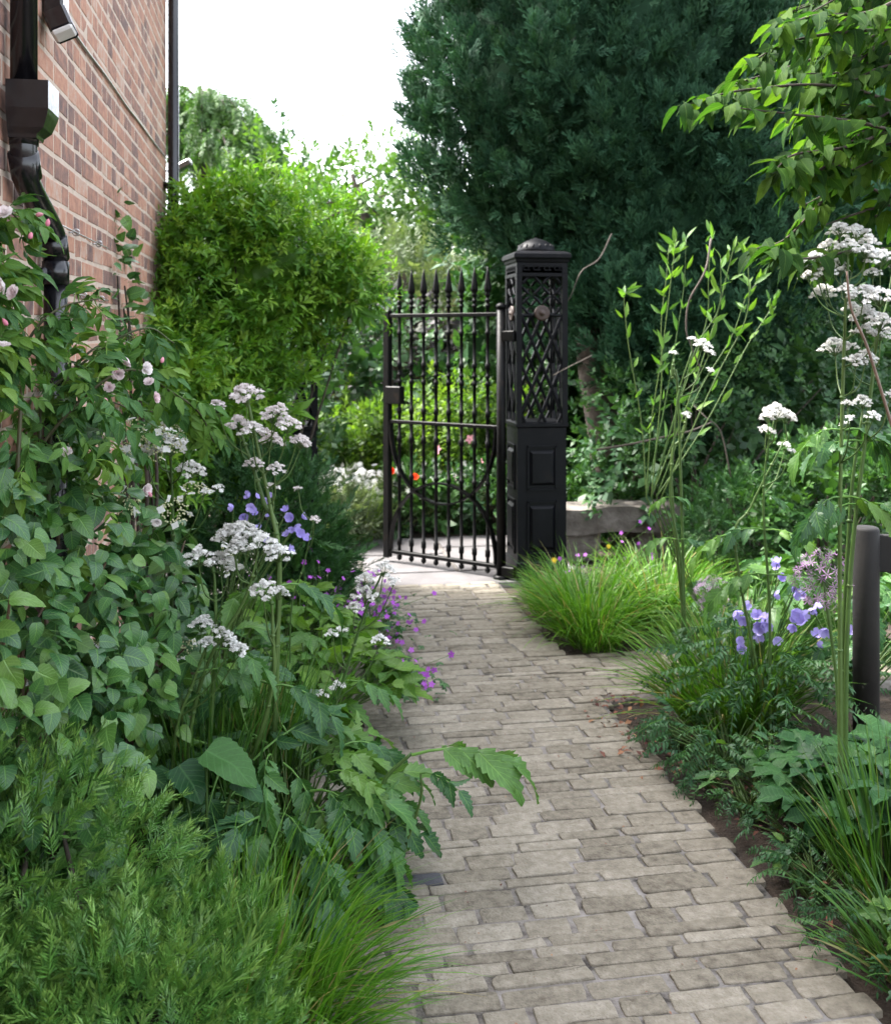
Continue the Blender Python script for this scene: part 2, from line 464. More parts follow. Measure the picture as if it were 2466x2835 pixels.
# ---- path of sandstone setts laid in rows across the way
PATH_L, PATH_R, PATH_END = 0.06, 1.38, 6.46
path = thing('path', 'garden path of worn buff sandstone setts leading to the gate', None, (0.7, 3.5, 0)); path['kind'] = 'structure'
g = Geo()
g.add(box(((PATH_L + PATH_R) / 2, 3.5, -0.02), (PATH_R - PATH_L - 0.03, 5.96, 0.061)))
g.add(box((2.2, 4.62, -0.021), (1.7, 0.66, 0.059)))
bedo = g.build('mortar', M_MORTAR_BED, path)

def sett_template(seed):
    r = np.random.default_rng(seed)
    a = np.array([(-.5, -.42), (-.465, -.5), (0, -.5), (.465, -.5), (.5, -.42), (.5, .0), (.5, .42), (.465, .5), (0, .5), (-.465, .5), (-.5, .42), (-.5, .0)], float)
    a += r.normal(0, 0.022, a.shape) * np.array([.6, 1.9])
    k = len(a)
    v, f = [], []
    for s, z in ((1.0, -0.6), (1.0, 0.5), (0.988, 0.82), (0.955, 1.0)):
        zz = z + (r.normal(0, 0.05, k) if z > 0.5 else 0)
        sc = np.array([1 - (1 - s) * 1.0, 1 - (1 - s) * 2.2])
        v.append(np.column_stack([a * sc, np.full(k, z) + (zz - z)]))
    v = np.vstack(v + [np.array([[0, 0, 1.0 + r.normal(0, .06)]])])
    for i in range(3):
        f += [(i * k + j, i * k + (j + 1) % k, (i + 1) * k + (j + 1) % k, (i + 1) * k + j) for j in range(k)]
    f += [(3 * k + j, 3 * k + (j + 1) % k, 4 * k) for j in range(k)]
    return T(v, f)
SETTS = [sett_template(s) for s in range(9)]
rows, y = [], 1.75
rs = np.random.default_rng(5)
while y < PATH_END - 0.03:
    w = float(rs.choice([0.077, 0.07, 0.083, 0.064, 0.043, 0.048, 0.073]))
    rows.append((y, w)); y += w + rs.uniform(0.003, 0.007)
setts = []
slate_done = False
for (y0, w) in rows:
    side = 4.32 < y0 and y0 + w < 4.94
    xr = (2.95 if side else PATH_R + rs.uniform(-0.035, 0.03))
    x = PATH_L + rs.uniform(-0.22, 0)
    while x < xr - 0.05:
        L = rs.uniform(0.12, 0.225) if w > 0.056 else rs.uniform(0.16, 0.29)
        if x + L > xr - 0.07: L = xr - x
        setts.append((x + L / 2, y0 + w / 2, L - rs.uniform(0.005, 0.02), w * rs.uniform(.97, 1.04), rs.integers(0, 9), rs.normal(0, 0.007), rs.uniform(-0.003, 0.004), rs.choice([0, 1])))
        x += L
setts.sort(key=lambda s: s[1] + 0.3 * s[0])
gs = Geo(); n_single = 0
for i, (cx, cy, L, w, k, an, dz, flip) in enumerate(setts):
    M = rz(an + math.pi * flip)
    near = abs(cx - 0.44) < 0.10 and abs(cy - 3.02) < 0.07 and not slate_done and L > 0.15
    mat = M_SLATE if near else M_SETT
    slate_done |= near
    px, py, _ = project(np.array([[cx, cy, 0]]))
    seen = -60 < px[0] < 2530 and py[0] < 2900
    if seen and n_single < 300:
        o = single('sett', SETTS[k], mat, M, (cx, cy, 0.004 + dz), (L, w, 0.012), path); n_single += 1
        if near: o['label'] = 'one blackish slate sett at the edge among buff ones'
    else:
        gs.inst(SETTS[k], M[None], np.array([[cx, cy, 0.004 + dz]]), np.array([[L, w, 0.012]]))
tag(gs.build('far_setts', M_SETT, path), None, None, None, 'stuff')

# ---- flagged ground inside the gate
flags = thing('pavement', 'smooth grey stone flags just inside the gate', None, (0.7, 7.2, 0)); flags['kind'] = 'structure'
g = Geo(); g.add(box((0.3, 7.28, -0.026), (3.4, 1.6, 0.046))); g.build('mortar', M_MORTAR_BED, flags)
FL = [(-1.35, 6.48, .9, .62), (-.43, 6.48, .95, .62), (.54, 6.48, 1.02, .36), (1.58, 6.48, .4, .62), (-1.35, 7.12, 1.2, .5), (-.13, 7.12, .65, .5), (.54, 6.86, .62, .55), (1.18, 6.86, .38, .76), (.54, 7.43, .62, .58), (1.18, 7.64, .7, .4), (-1.35, 7.64, .9, .42), (-.43, 7.64, .95, .42)]
for i, (x0, y0, sx, sy) in enumerate(FL):
    t = bevel_box((0, 0, 0), (sx - .012, sy - .012, .03), .005)
    single('flagstone', t, M_FLAG, rz(R.normal(0, .004)), (x0 + sx / 2, y0 + sy / 2, -0.006 + R.uniform(-.002, .003)), 1, flags, smooth=False)

# ---- brick house at the side of the path
WX, WY = -0.73, 6.6
house = thing('brick_house', 'old red brick house wall with pale mortar rising beside the left bed', 'house', (WX, 3.0, 0))
g = Geo(); g.add(box((WX - 2.0 + 0.0062, 1.8, 2.3), (4.0, 2 * (WY - 1.8) - 0.012, 4.6)))
g.build('wall', M_LIME, house, smooth=False)
def brick_template(L, seed):
    r = np.random.default_rng(seed)
    h, b = 0.0292, 0.003
    yv, zv = L / 2, h
    outer = np.array([[-yv, -zv], [yv, -zv], [yv, zv], [-yv, zv]]) + r.normal(0, 0.0018, (4, 2))
    inner = outer * np.array([1 - 2 * b / L, 1 - b / h]) + r.normal(0, 0.0008, (4, 2))
    back = np.column_stack([np.full(4, -0.03), outer]); mid = np.column_stack([np.full(4, 0.0062), outer]); fr = np.column_stack([np.full(4, 0.0078) + r.normal(0, .0004, 4), inner])
    v = np.vstack([back, mid, fr])
    f = [(i * 4 + j, i * 4 + (j + 1) % 4, (i + 1) * 4 + (j + 1) % 4, (i + 1) * 4 + j) for i in range(2) for j in range(4)] + [(8, 9, 10, 11)]
    return T(v, f)
STR = [brick_template(0.21, s) for s in range(6)]; HDR = [brick_template(0.099, 10 + s) for s in range(6)]
bricks = []
rb = np.random.default_rng(3)
for c in range(0, 61):
    z = 0.04 + c * 0.075
    y = WY - 0.004; k = 0
    seq_header = c % 4 == 2
    first = True
    while y > -2.6:
        if first: L = 0.101 if c % 2 else 0.212; first = False
        else: L = 0.101 if (seq_header or rb.random() < 0.5) else 0.212
        bricks.append((y - L / 2, z, L)); y -= L + 0.014
P = np.array([[WX, b[0], b[1]] for b in bricks])
px, py, dd = project(P)
dd = P @ FWD
vis = (px > -40) & (px < 470) & (py > -20) & (py < 1060) & (dd > 0.5)
hidden = (py > 560 + 1.3 * (px)) | ((px < 30) & (py > 400)) | ((px > 330) & (py > 640))
order = np.argsort(np.where(vis & ~hidden, dd, 1e6 + dd))
gb = Geo()
ring = set(order[:300].tolist())
for i, (yc, zc, L) in enumerate(bricks):
    tl = (STR if L > 0.15 else HDR)[rb.integers(0, 6)]
    pos = np.array([WX + rb.normal(0, 0.0004), yc, zc + rb.normal(0, 0.0012)])
    if i in ring: single('brick', tl, M_BRICK, rx(rb.normal(0, .004)), pos, 1, house, smooth=False)
    elif zc > 0.0: gb.inst(tl, np.eye(3)[None], pos[None], np.ones(1))
tag(gb.build('other_bricks', M_BRICK, house, smooth=False), None, None, None, 'stuff')
g = Geo()
for s in (0, 1):
    pts = [(WX + .1, -3.2, 4.62), (WX + .1, WY + .15, 4.62), (WX - 2.0, WY + .15, 6.0), (WX - 2.0, -3.2, 6.0)]
    if s: pts = [(2 * (WX - 2.0) - p[0], p[1], p[2]) for p in pts]
    v = np.array(pts); v2 = v + [0, 0, .1]
    g.add(T(np.vstack([v, v2]), [(0, 1, 2, 3), (4, 5, 6, 7), (0, 1, 5, 4), (1, 2, 6, 5), (2, 3, 7, 6), (3, 0, 4, 7)]))
g.build('roof', M_ROOF, house, smooth=False)

# ---- rainwater pipe with hopper
PX = WX + 0.055
def wallpt(px, py, x=PX):       # the point of the plane X = x seen at a pixel
    d0 = FWD + (px - 1233.0) / FPX * RGT
    s = x / d0[0]
    return s * d0 + np.array([0, 0, EYE - (py - 930.0) / FPX * s])
pipe = thing('rainwater_pipe', 'black downpipe with square hopper and swan-neck bend on the brick wall', 'pipe', (PX, 3.2, 0))
pt = wallpt(52, 225); ph = wallpt(70, 300); pl = wallpt(150, 800)
yt, yl = ph[1] - 0.015, pl[1] + .02
zh = wallpt(60, 228)[2]; zhb = wallpt(60, 372)[2]
g = Geo(); g.add(tube([(PX, yt, zh - .06), (PX, yt, 4.55)], 0.034, 20)); g.build('upper_pipe', M_PLASTIC, pipe)
hopper = Geo()
hw, hd = 0.064, 0.07
def hop(sx, sy, z): return np.array([[PX - .03, yt - sy, z], [PX - .03, yt + sy, z], [PX - .03 + sx, yt + sy, z], [PX - .03 + sx, yt - sy, z]])
rings = [hop(.105, hw, zh), hop(.105, hw, zh - .072), hop(.102, hw - .004, zh - .085), hop(.09, hw - .014, zh - .12), hop(.072, .042, zhb), hop(.07, .04, zhb - .01)]
inner = [hop(.099, hw - .006, zh), hop(.099, hw - .006, zh - .05)]
v = np.vstack(inner[::-1] + rings)
hopper.add(T(v, [(i * 4 + j, i * 4 + (j + 1) % 4, (i + 1) * 4 + (j + 1) % 4, (i + 1) * 4 + j) for i in range(7) for j in range(4)] + [(3, 2, 1, 0), (28, 29, 30, 31)]))
hopper.build('hopper', M_PLASTIC, pipe, smooth=False)
z1, z2 = wallpt(75, 440)[2], wallpt(140, 700)[2]
g = Geo(); g.add(tube([(PX, yt, zhb + .01), (PX, yt, z1 + .03)], 0.037, 20)); g.build('socket', M_PLASTIC, pipe)
bend = bez([(PX, yt, z1 + .06), (PX, yt, z1 + .0), (PX, yt + .035, z1 - .06), (PX, yl - .035, z2 + .06), (PX, yl, z2 + .0), (PX, yl, z2 - .06)], 8)
g = Geo(); g.add(tube(bend, 0.034, 20)); g.build('bend', M_PLASTIC, pipe)
for (yy, zz, dy) in ((yt + .012, z1 - .02, .02), (yl - .012, z2 + .02, .02)):
    g = Geo(); g.add(tube([(PX, yy - dy, zz + .03), (PX, yy + dy, zz - .03)], 0.039, 20)); g.build('collar', M_PLASTIC, pipe)
g = Geo(); g.add(tube([(PX, yl, z2 - .03), (PX, yl, 0.05)], 0.034, 20)); g.build('lower_pipe', M_PLASTIC, pipe)
g = Geo(); g.add(tube([(PX, yl, z2 - .02), (PX, yl, z2 - .09)], 0.039, 20)); g.add(box((PX - .03, yl, z2 - .06), (.03, .13, .035))); g.build('bracket', M_PLASTIC, pipe)

pipe2 = thing('rainwater_pipe', 'straight black downpipe on the far corner of the brick house', 'pipe', (PX, WY - .05, 0))
g = Geo(); g.add(tube([(PX, WY - .045, 0.02), (PX, WY - .045, 4.55)], 0.034, 16)); g.build('pipe', M_PLASTIC, pipe2)
zb = wallpt(465, 497)[2]
g = Geo(); g.add(tube([(PX, WY - .045, zb - .03), (PX, WY - .045, zb + .03)], 0.038, 16)); g.add(box((PX - .02, WY - .11, zb), (.06, .14, .025))); g.build('bracket', M_PLASTIC, pipe2)

# ---- sensor lamp and its cable
ss = thing('motion_sensor', 'small black motion sensor with pale lens high on the brick wall', 'sensor', wallpt(165, 60, WX + .03))
c = wallpt(155, 8, WX + .04)
g = Geo(); g.add(bevel_box(c, (.06, .10, .10), .008)); g.build('mount', M_PLASTIC, ss, smooth=False)
g = Geo(); g.add(tube([c + [.01, 0, -.03], c + [.015, .0, -.085]], .012, 10)); g.build('joint', M_PLASTIC, ss)
c2 = wallpt(168, 66, WX + .065)
Ms = ry(rad(-25)) @ rx(rad(-22))
g = Geo(); g.add(bevel_box(c2, (.07, .075, .085), .008, Ms)); hd_ = g.build('head', M_PLASTIC, ss, smooth=False)
g = Geo(); g.add(bevel_box(c2 + Ms @ np.array([.0, -.008, -.036]), (.064, .05, .03), .006, Ms)); g.build('lens', M_LENS, ss, smooth=False)
cab = [wallpt(a, b, WX + .014) for a, b in ((186, 62), (218, 108), (248, 150), (285, 198), (320, 248), (350, 292), (385, 337), (425, 392), (458, 434))]
g = Geo(); g.add(tube(bez(cab, 5), .0055, 6)); tag(g.build('cable', M_GALV), 'thin grey cable running down across the bricks from the sensor', 'cable')
for lab, pts in (('upper steel training wire along the bricks', ((149, 612), (208, 632), (268, 665), (298, 689))), ('lower steel training wire along the bricks', ((185, 808), (208, 815), (277, 826), (300, 834)))):
    p0, p1 = wallpt(*pts[0], WX + .03), wallpt(*pts[-1], WX + .03)
    wr = thing('training_wire', lab + ' with vine eyes', 'wire', p0)
    p1[2] = p0[2]
    g = Geo(); g.add(tube([p0, p1], .0025, 6)); g.build('wire', M_GALV, wr)
    for s in (.35, .8):
        q = p0 + (p1 - p0) * s
        aa = np.linspace(0, 2 * math.pi, 12)
        g = Geo(); g.add(tube(np.column_stack([q[0] + .011 * np.cos(aa), np.full(12, q[1]), q[2] + .011 * np.sin(aa)]), .003, 5)); g.add(tube([(WX, q[1], q[2]), (q[0] - .01, q[1], q[2])], .003, 5)); g.build('vine_eye', M_GALV, wr)
fl = thing('floodlight', 'slim black floodlight poking out behind the far corner pipe', 'lamp', at(505, 465, 6.75))
c = at(507, 458, 6.85); Mf = rz(-YAW) @ ry(rad(-27))
g = Geo(); g.add(bevel_box(c, (.11, .06, .045), .006, Mf)); g.build('housing', M_PLASTIC, fl, smooth=False)
g = Geo(); g.add(bevel_box(c + Mf @ np.array([.057, 0, .006]), (.01, .05, .03), .003, Mf)); g.build('lens', M_LENS, fl, smooth=False)
g = Geo(); g.add(tube([c + Mf @ np.array([-.03, 0, -.01]), (WX + .0, WY + .05, c[2] - .1)], .008, 6)); g.build('arm', M_PLASTIC, fl)

# ---- cast iron gate piers
PW, PY = 0.342, 6.5
def make_pier(x0, label):
    cx, cy = x0 + PW / 2, PY + PW / 2
    pr = thing('gate_pier', label, 'gate pier', (cx, cy, 0), 'pair of iron gate piers')
    h = PW / 2
    g = Geo(); g.add(square_loft([(h, 0), (h, .12), (h - .008, .13), (h - .008, 1.0), (h + .004, 1.01), (h + .004, 1.03), (h - .02, 1.04)], (cx, cy, 0))); g.build('base', M_PIER, pr, smooth=False)
    for i in range(4):
        Mr = rz(i * math.pi / 2)
        for z0, z1 in ((.18, .52), (.60, .88)):
            g = Geo()
            for (w_, hh, dep, zc) in ((.2, z1 - z0, .004, 0),):
                for sx, sz, cx_, cz_ in ((w_, .014, 0, z0), (w_, .014, 0, z1), (.014, z1 - z0, -w_ / 2 + .007, (z0 + z1) / 2), (.014, z1 - z0, w_ / 2 - .007, (z0 + z1) / 2)):
                    g.add(box(Mr @ np.array([cx_, -(h - .004), cz_]) + [cx, cy, 0], (sx, .012, sz), Mr))
                zc_ = (z0 + z1) / 2; a, b_ = .066, (z1 - z0) / 2 - .045
                y0_, y1_ = -(h - .009), -(h + .008)
                vv = np.array([[-a - .02, y0_, zc_ - b_ - .02], [a + .02, y0_, zc_ - b_ - .02], [a + .02, y0_, zc_ + b_ + .02], [-a - .02, y0_, zc_ + b_ + .02], [-a, y1_, zc_ - b_], [a, y1_, zc_ - b_], [a, y1_, zc_ + b_], [-a, y1_, zc_ + b_]])
                g.add(T(vv @ Mr.T + [cx, cy, 0], [(0, 1, 5, 4), (1, 2, 6, 5), (2, 3, 7, 6), (3, 0, 4, 7), (4, 5, 6, 7)]))
            g.build('raised_panel', M_PIER, pr, smooth=False)
        # lattice face
        W = PW - .07; zt, zm, zb_ = 1.995, 1.735, 1.035
        g = Geo()
        def bar(pts, wd=.023):
            p = np.array([(q[0] - W / 2, 0, q[1]) for q in pts], float); p[:, 1] = -(h - .018)
            g.add(tube(p @ Mr.T + [cx, cy, 0], wd * .5, 6))
        sl = (W / 2) / .32
        for x_s in (0.0, .5, 1.0):
            for dr in (-1, 1):
                if (x_s == 0 and dr < 0) or (x_s == 1 and dr > 0): continue
                x, z, d_ = x_s * W, zm, dr; pts = [(x, z)]
                while z > zb_ + 1e-3:
                    lim = (W - x) if d_ > 0 else x
                    st = min(lim if lim > 1e-6 else W, (z - zb_) * sl)
                    x += d_ * st; z -= st / sl; pts.append((x, z))
                    d_ = -d_
                bar(pts)
        for s in (0, 1):
            for q in (.25, .75):
                pts = []
                for k in range(17):
                    t = k / 16; off = .25 * math.sin(t * 2 * math.pi * 1.0 - math.pi / 2 * 0) if False else .25 * (1 - abs(1 - 2 * ((t * 2) % 1.0))) ** .7 * (1 if t < .5 else 1)
                    pts.append(((q + (off if s else -off)) * W, zt - t * (zt - zm)))
                bar(pts, .021)
        bar([(0, zm), (W, zm)], .02)
        for sx in (-1, 1):
            g.add(box(Mr @ np.array([sx * (h - .018), -(h - .018), 1.52]) + [cx, cy, 0], (.036, .036, .98), Mr)) if i % 2 == 0 else None
        g.add(box(Mr @ np.array([0, -(h - .018), 2.02]) + [cx, cy, 0], (PW - .075, .034, .06), Mr))
        g.build('lattice_panel', M_PIER, pr, smooth=False)
        g = Geo()
        for k in range(4):
            u = -.105 + k * .07
            for (du, dz, su, sz) in ((0, .014, .05, .006), (0, -.014, .05, .006), (-.022, 0, .006, .03), (.012, .002, .006, .018)):
                g.add(box(Mr @ np.array([u + du, -(h - .0), 2.045 + dz]) + [cx, cy, 0], (su, .006, sz), Mr))
        g.build('fret_band', M_PIER, pr, smooth=False)
    g = Geo(); g.add(square_loft([(h - .001, 2.012), (h - .001, 2.078), (h + .006, 2.084), (h + .010, 2.10), (h + .02, 2.112), (h + .02, 2.136), (h + .0, 2.15), (h - .03, 2.158)], (cx, cy, 0))); cp = g.build('cap', M_PIER, pr, smooth=False)
    prof = [(.125, 2.155), (.128, 2.17), (.122, 2.19), (.1, 2.215), (.065, 2.235), (.04, 2.243), (.02, 2.25), (.006, 2.256)]
    g = Geo(); g.add(lathe(prof, 20, (cx, cy, 0)))
    for k in range(16):
        a = k / 16 * 2 * math.pi
        g.add(lathe([(.004, 0), (.013, .012), (.011, .026), (.003, .036)], 6, (cx + .112 * math.cos(a), cy + .112 * math.sin(a), 2.172)))
    g.build('dome_finial', M_PIER, pr)
    for (mx, my, Mr) in ((0, -h, rx(math.pi / 2)), (-h, 0, rz(-math.pi / 2) @ rx(math.pi / 2))):
        t = lathe([(.05, -.012), (.052, 0), (.044, .008), (.03, .005), (.014, .008), (.012, .016), (.003, .02)], 20).xf(Mr, (cx + mx * .97, cy + my * .97, 1.75))
        g = Geo(); g.add(t); g.build('boss', M_COPPER, pr)
    return pr
make_pier(1.493, 'tall black openwork iron pier with domed cap beside the open gate')
make_pier(0.213 - PW, 'black lattice iron pier half buried under the bright green climber')

# ---- wrought iron gate standing ajar
H0 = np.array([1.432, 6.57, 0.0]); H1 = at(1066, 900, 7.25); H1[2] = 0
GL = np.linalg.norm(H1 - H0); gu = (H1 - H0) / GL
gn = np.array([-gu[1], gu[0], 0])
Mg = np.stack([gu, gn, UP], 1)
def G(u, z, w=0.0): return H0 + gu * u + gn * w + UP * z
gate = thing('iron_gate', 'black wrought iron garden gate with spear tops standing ajar', 'gate', H0)
g = Geo(); g.add(tube([G(.03, .0), G(.03, .03)], [.055, .05], 12)); g.add(tube([G(.03, .03), G(.03, 1.78)], .031, 12)); g.add(lathe([(.036, 0), (.036, .02), (.02, .035), (.004, .04)], 10, G(.03, 1.78))); g.build('hinge_stile', M_IRON, gate)
g = Geo(); g.add(bevel_box(G(GL - .022, .91), (.05, .05, 1.74), .005, Mg)); g.build('latch_stile', M_IRON, gate, smooth=False)
for z, hh in ((.085, .026), (1.0, .024), (1.742, .026)):
    g = Geo(); g.add(bevel_box(G(GL / 2, z), (GL - .09, .034, hh), .003, Mg)); g.build('rail', M_IRON, gate, smooth=False)
nb = 8
for k in range(nb):
    u = .03 + (GL - .052) * (k + 1) / (nb + 1)
    pr = []
    def add_col(z, r=.0185, hh=.035): pr.extend([(.0115, z - hh / 2), (r, z - hh / 2 + .004), (r, z + hh / 2 - .004), (.0115, z + hh / 2)])
    pr.append((.0115, .065 + 0.001))
    for z, hh in ((.16, .05), (.62, .03), (.88, .05), (1.08, .045), (1.28, .03), (1.33, .02), (1.40, .04), (1.62, .03), (1.80, .02), (1.835, .02)): add_col(z, .0175, hh)
    pr.append((.0115, 1.86))
    g = Geo(); g.add(lathe(pr, 8, G(u, 0)))
    g.add(lathe([(.006, .03), (.018, .042), (.018, .06), (.0115, .0655)], 8, G(u, 0)))
    b = g.build('bar', M_IRON, gate)
    g = Geo(); g.add(lathe([(.013, 1.86), (.024, 1.872), (.013, 1.884), (.024, 1.9), (.026, 1.915), (.019, 1.96), (.010, 2.02), (.002, 2.06)], 8, G(u, 0)).xf(np.eye(3)))
    g.build('spear_head', M_IRON, b)
g = Geo()
u0, u1 = .07, GL - .05
uc, ru = (u0 + u1) / 2, (u1 - u0) / 2
for zs, amp in ((1.0, -.545), (.10, .495)):
    t = np.linspace(0, math.pi, 33)
    pts = np.array([G(uc - ru * math.cos(a), zs + amp * math.sin(a) ** .9) for a in t])
    gg = Geo(); k = len(pts)
    tan = norm(np.gradient(pts, axis=0)); nr = np.cross(gn, tan)
    hw_, th = .021, .006
    v = np.stack([pts + gn * hw_ + nr * th, pts - gn * hw_ + nr * th, pts - gn * hw_ - nr * th, pts + gn * hw_ - nr * th], 1).reshape(-1, 3)
    gg.add(T(v, [(i * 4 + j, i * 4 + (j + 1) % 4, (i + 1) * 4 + (j + 1) % 4, (i + 1) * 4 + j) for i in range(k - 1) for j in range(4)]))
    gg.build('curved_brace', M_IRON, gate, smooth=False)
g = Geo(); g.add(bevel_box(G(GL - .085, 1.185), (.13, .06, .125), .006, Mg)); lk = g.build('lock_box', M_IRON, gate, smooth=False)
for z in (.06, 1.60):
    g = Geo(); g.add(bevel_box(G(.0, z) + np.array([.02, -.02, 0]), (.1, .05, .07), .006, Mg)); g.build('hinge', M_IRON, gate, smooth=False)

# ---- low stone block behind the piers, wooden post with rail
sb = thing('stone_block', 'long rough grey stone block lying behind the grass by the pier', 'stone', (2.35, 7.2, 0))
def rough_block(c, s, seed, n=7):
    r = np.random.default_rng(seed); b = bevel_box((0, 0, 0), s, .015)
    gx_ = [np.linspace(-.5, .5, n), np.linspace(-.5, .5, 4), np.linspace(-.5, .5, 4)]
    V, F = [], []
    for ax in range(3):
        o = [a for a in range(3) if a != ax]
        for sg in (-.5, .5):
            A, B = gx_[o[0]], gx_[o[1]]; st = len(V)
            for a in A:
                for bb in B:
                    p = [0, 0, 0]; p[ax] = sg; p[o[0]] = a; p[o[1]] = bb; V.append(p)
            for i in range(len(A) - 1):
                for j in range(len(B) - 1):
                    q = [st + i * len(B) + j, st + (i + 1) * len(B) + j, st + (i + 1) * len(B) + j + 1, st + i * len(B) + j + 1]
                    F.append(q if (sg > 0) == (ax != 1) else q[::-1])
    V = np.array(V); cor = np.abs(V).sum(1)
    V = V * s
    V *= (1 - .06 * np.clip(cor - 1.15, 0, 1))[:, None]
    ph = r.uniform(0, 6, 6)
    V += .012 * np.column_stack([np.sin(V[:, 1] * 17 + ph[0]) * np.cos(V[:, 2] * 21 + ph[1]), np.sin(V[:, 0] * 13 + ph[2]) * np.cos(V[:, 2] * 19 + ph[3]), np.sin(V[:, 0] * 11 + ph[4]) * np.cos(V[:, 1] * 15 + ph[5])])
    return T(V + c, F)
g = Geo(); g.add(rough_block((2.38, 7.2, .285), (.98, .34, .18), 1, 14)); g.build('slab', M_ROCK, sb)
g = Geo(); g.add(rough_block((2.08, 7.22, .09), (.3, .3, .2), 2)); g.build('foot_stone', M_ROCK, sb)
g = Geo(); g.add(rough_block((2.68, 7.22, .09), (.34, .3, .2), 3)); g.build('foot_stone', M_ROCK, sb)
pc = gnd(2397, 2100); pc[2] = 0
fp = thing('post_and_rail', 'round dark brown wooden post carrying a dark rail in the right bed', 'fence', pc)
ptop = at(2397, 1458, pc @ FWD)[2]
for dx, dy in ((0, 0), (.95, -.35)):
    g = Geo(); g.add(lathe([(.048, -.05), (.048, ptop - .012), (.045, ptop - .004), (.038, ptop)], 24, pc + [dx, dy, 0])); g.build('post', M_POST, fp)
q0, q1 = pc + [.04, -.0, ptop - .1], pc + [.95, -.35, ptop - .1]
dv = norm(q1 - q0); Mq = np.stack([dv, np.cross(UP, dv), UP], 1)
g = Geo(); g.add(bevel_box((q0 + q1) / 2 + [0, 0.0, 0], (np.linalg.norm(q1 - q0), .032, .14), .003, Mq)); g.build('rail', M_POST, fp, smooth=False)
# ================================================================== leaf, needle and flower templates
def ovate(t): return np.sin(math.pi * np.clip(t, 0, 1) ** 0.72) ** 0.85
def lance(t): return np.sin(math.pi * np.clip(t, 0, 1) ** 0.8)
def heart(t): return 1.72 * np.clip(1 - t, 0, 1) ** 0.72 * (t + 0.03) ** 0.30

def leaf_t(L=1.0, W=0.5, prof=ovate, nv=4, cols=3, fold=0.25, droop=0.3, teeth=0.0, petiole=0.0, seed=0, twist=0.0, lift=0.0, wave=0.0):
    r = np.random.default_rng(seed)
    V, U = [], []
    for i in range(nv + 1):
        t = i / nv
        w = max(float(prof(t)) * W / 2, 0.006 * L)
        for c in range(cols):
            u = -1 + 2 * c / (cols - 1)
            ww = w
            if abs(u) > 0.99 and teeth and 0 < i < nv: ww = w * (1 + teeth * (1 if i % 2 else -1))
            yy = t * L + petiole
            if abs(u) > 0.99 and teeth and i % 2: yy += teeth * L * 0.35
            x = u * ww
            z = fold * abs(x) - droop * L * t * t + lift * L * t + wave * L * math.sin(t * 9 + u * 2 + seed)
            x, z = x * math.cos(twist * t) - z * math.sin(twist * t), x * math.sin(twist * t) + z * math.cos(twist * t)
            V.append((x, yy, z)); U.append((u, t, 0))
    F = [(i * cols + c, i * cols + c + 1, (i + 1) * cols + c + 1, (i + 1) * cols + c) for i in range(nv) for c in range(cols - 1)]
    t_ = T(V, F, U)
    if petiole:
        p = tube([(0, 0, 0), (0, petiole, 0)], 0.012 * L, 3, cap=False); p.luv[:] = (0, 0, 0)
        t_ = merge([t_, p])
    return t_

def palmate_t(seed=0, lobes=5, span=140, depth=0.42, nt=6):
    r = np.random.default_rng(seed)
    k = lobes * nt
    V, U, F = [(0, 0, 0)], [(0, 0, 0)], []
    for ring, rr in ((0, .38), (1, .72), (2, 1.0)):
        for j in range(k + 1):
            th = rad(-span + 2 * span * j / k)
            ph = (j / nt) % 1.0
            lob = 1 - depth * (abs(ph - .5) * 2) ** 1.6 * (ring / 2)
            size = 0.62 + 0.38 * math.cos(th * .55)
            tooth = (1 + .07 * (1 if j % 2 else -1)) if ring == 2 else 1
            q = rr * lob * size * tooth
            z = .10 * q * math.cos(ph * 2 * math.pi) * (ring > 0) - .22 * q * q + .02 * r.normal()
            V.append((q * math.sin(th), q * math.cos(th) + .0, z)); U.append(((abs(ph - .5)) * 2 if ring else .4, rr, 0))
        st = 1 + ring * (k + 1)
        for j in range(k):
            if ring == 0: F.append((0, st + j + 1, st + j))
            else: F.append((st - (k + 1) + j, st - (k + 1) + j + 1, st + j + 1, st + j))
    return T(V, F, U)

def compound_t(leaflet, n_pairs, L, seed, droop=.5, spread=65, size0=.8, size1=1.0, term=1.15, scale=.4, bare=.25, stalk_r=.008):
    """pinnate leaf: stalk along +Y that arches down, pairs of leaflets, one at the tip"""
    r = np.random.default_rng(seed)
    def pos(t): return np.array([.04 * math.sin(t * 3 + seed) * L, t * L * (1 - .12 * droop * t), -droop * L * t * t * .6])
    def tang(t): return norm(pos(t + .01) - pos(t - .01))
    parts = [tube([pos(t) for t in np.linspace(0, 1, 6)], np.linspace(stalk_r * 1.4, stalk_r * .6, 6), 4, cap=False)]
    parts[0].luv[:] = 0
    for k in range(n_pairs):
        t = bare + (1 - bare) * (k + .3) / (n_pairs + .3)
        for s in (-1, 1):
            d = tang(t); side = norm(np.cross(d, UP)) * s
            a = rad(spread + r.normal(0, 9))
            dr = norm(math.cos(a) * d + math.sin(a) * side + np.array([0, 0, r.normal(-.22, .2) - .15 * droop]))
            Mx = frames(dr[None], norm(np.array([[0, 0, 1.0]]) + .3 * r.normal(size=(1, 3))))[0]
            sz = scale * (size0 + (size1 - size0) * k / max(1, n_pairs - 1)) * r.uniform(.85, 1.15)
            parts.append(leaflet.xf(Mx * sz, pos(t)))
    d = tang(.98)
    Mx = frames(norm(d + [0, 0, -.25 * droop])[None], np.array([[0, 0, 1.0]]))[0]
    parts.append(leaflet.xf(Mx * scale * term, pos(1.0)))
    return merge(parts)

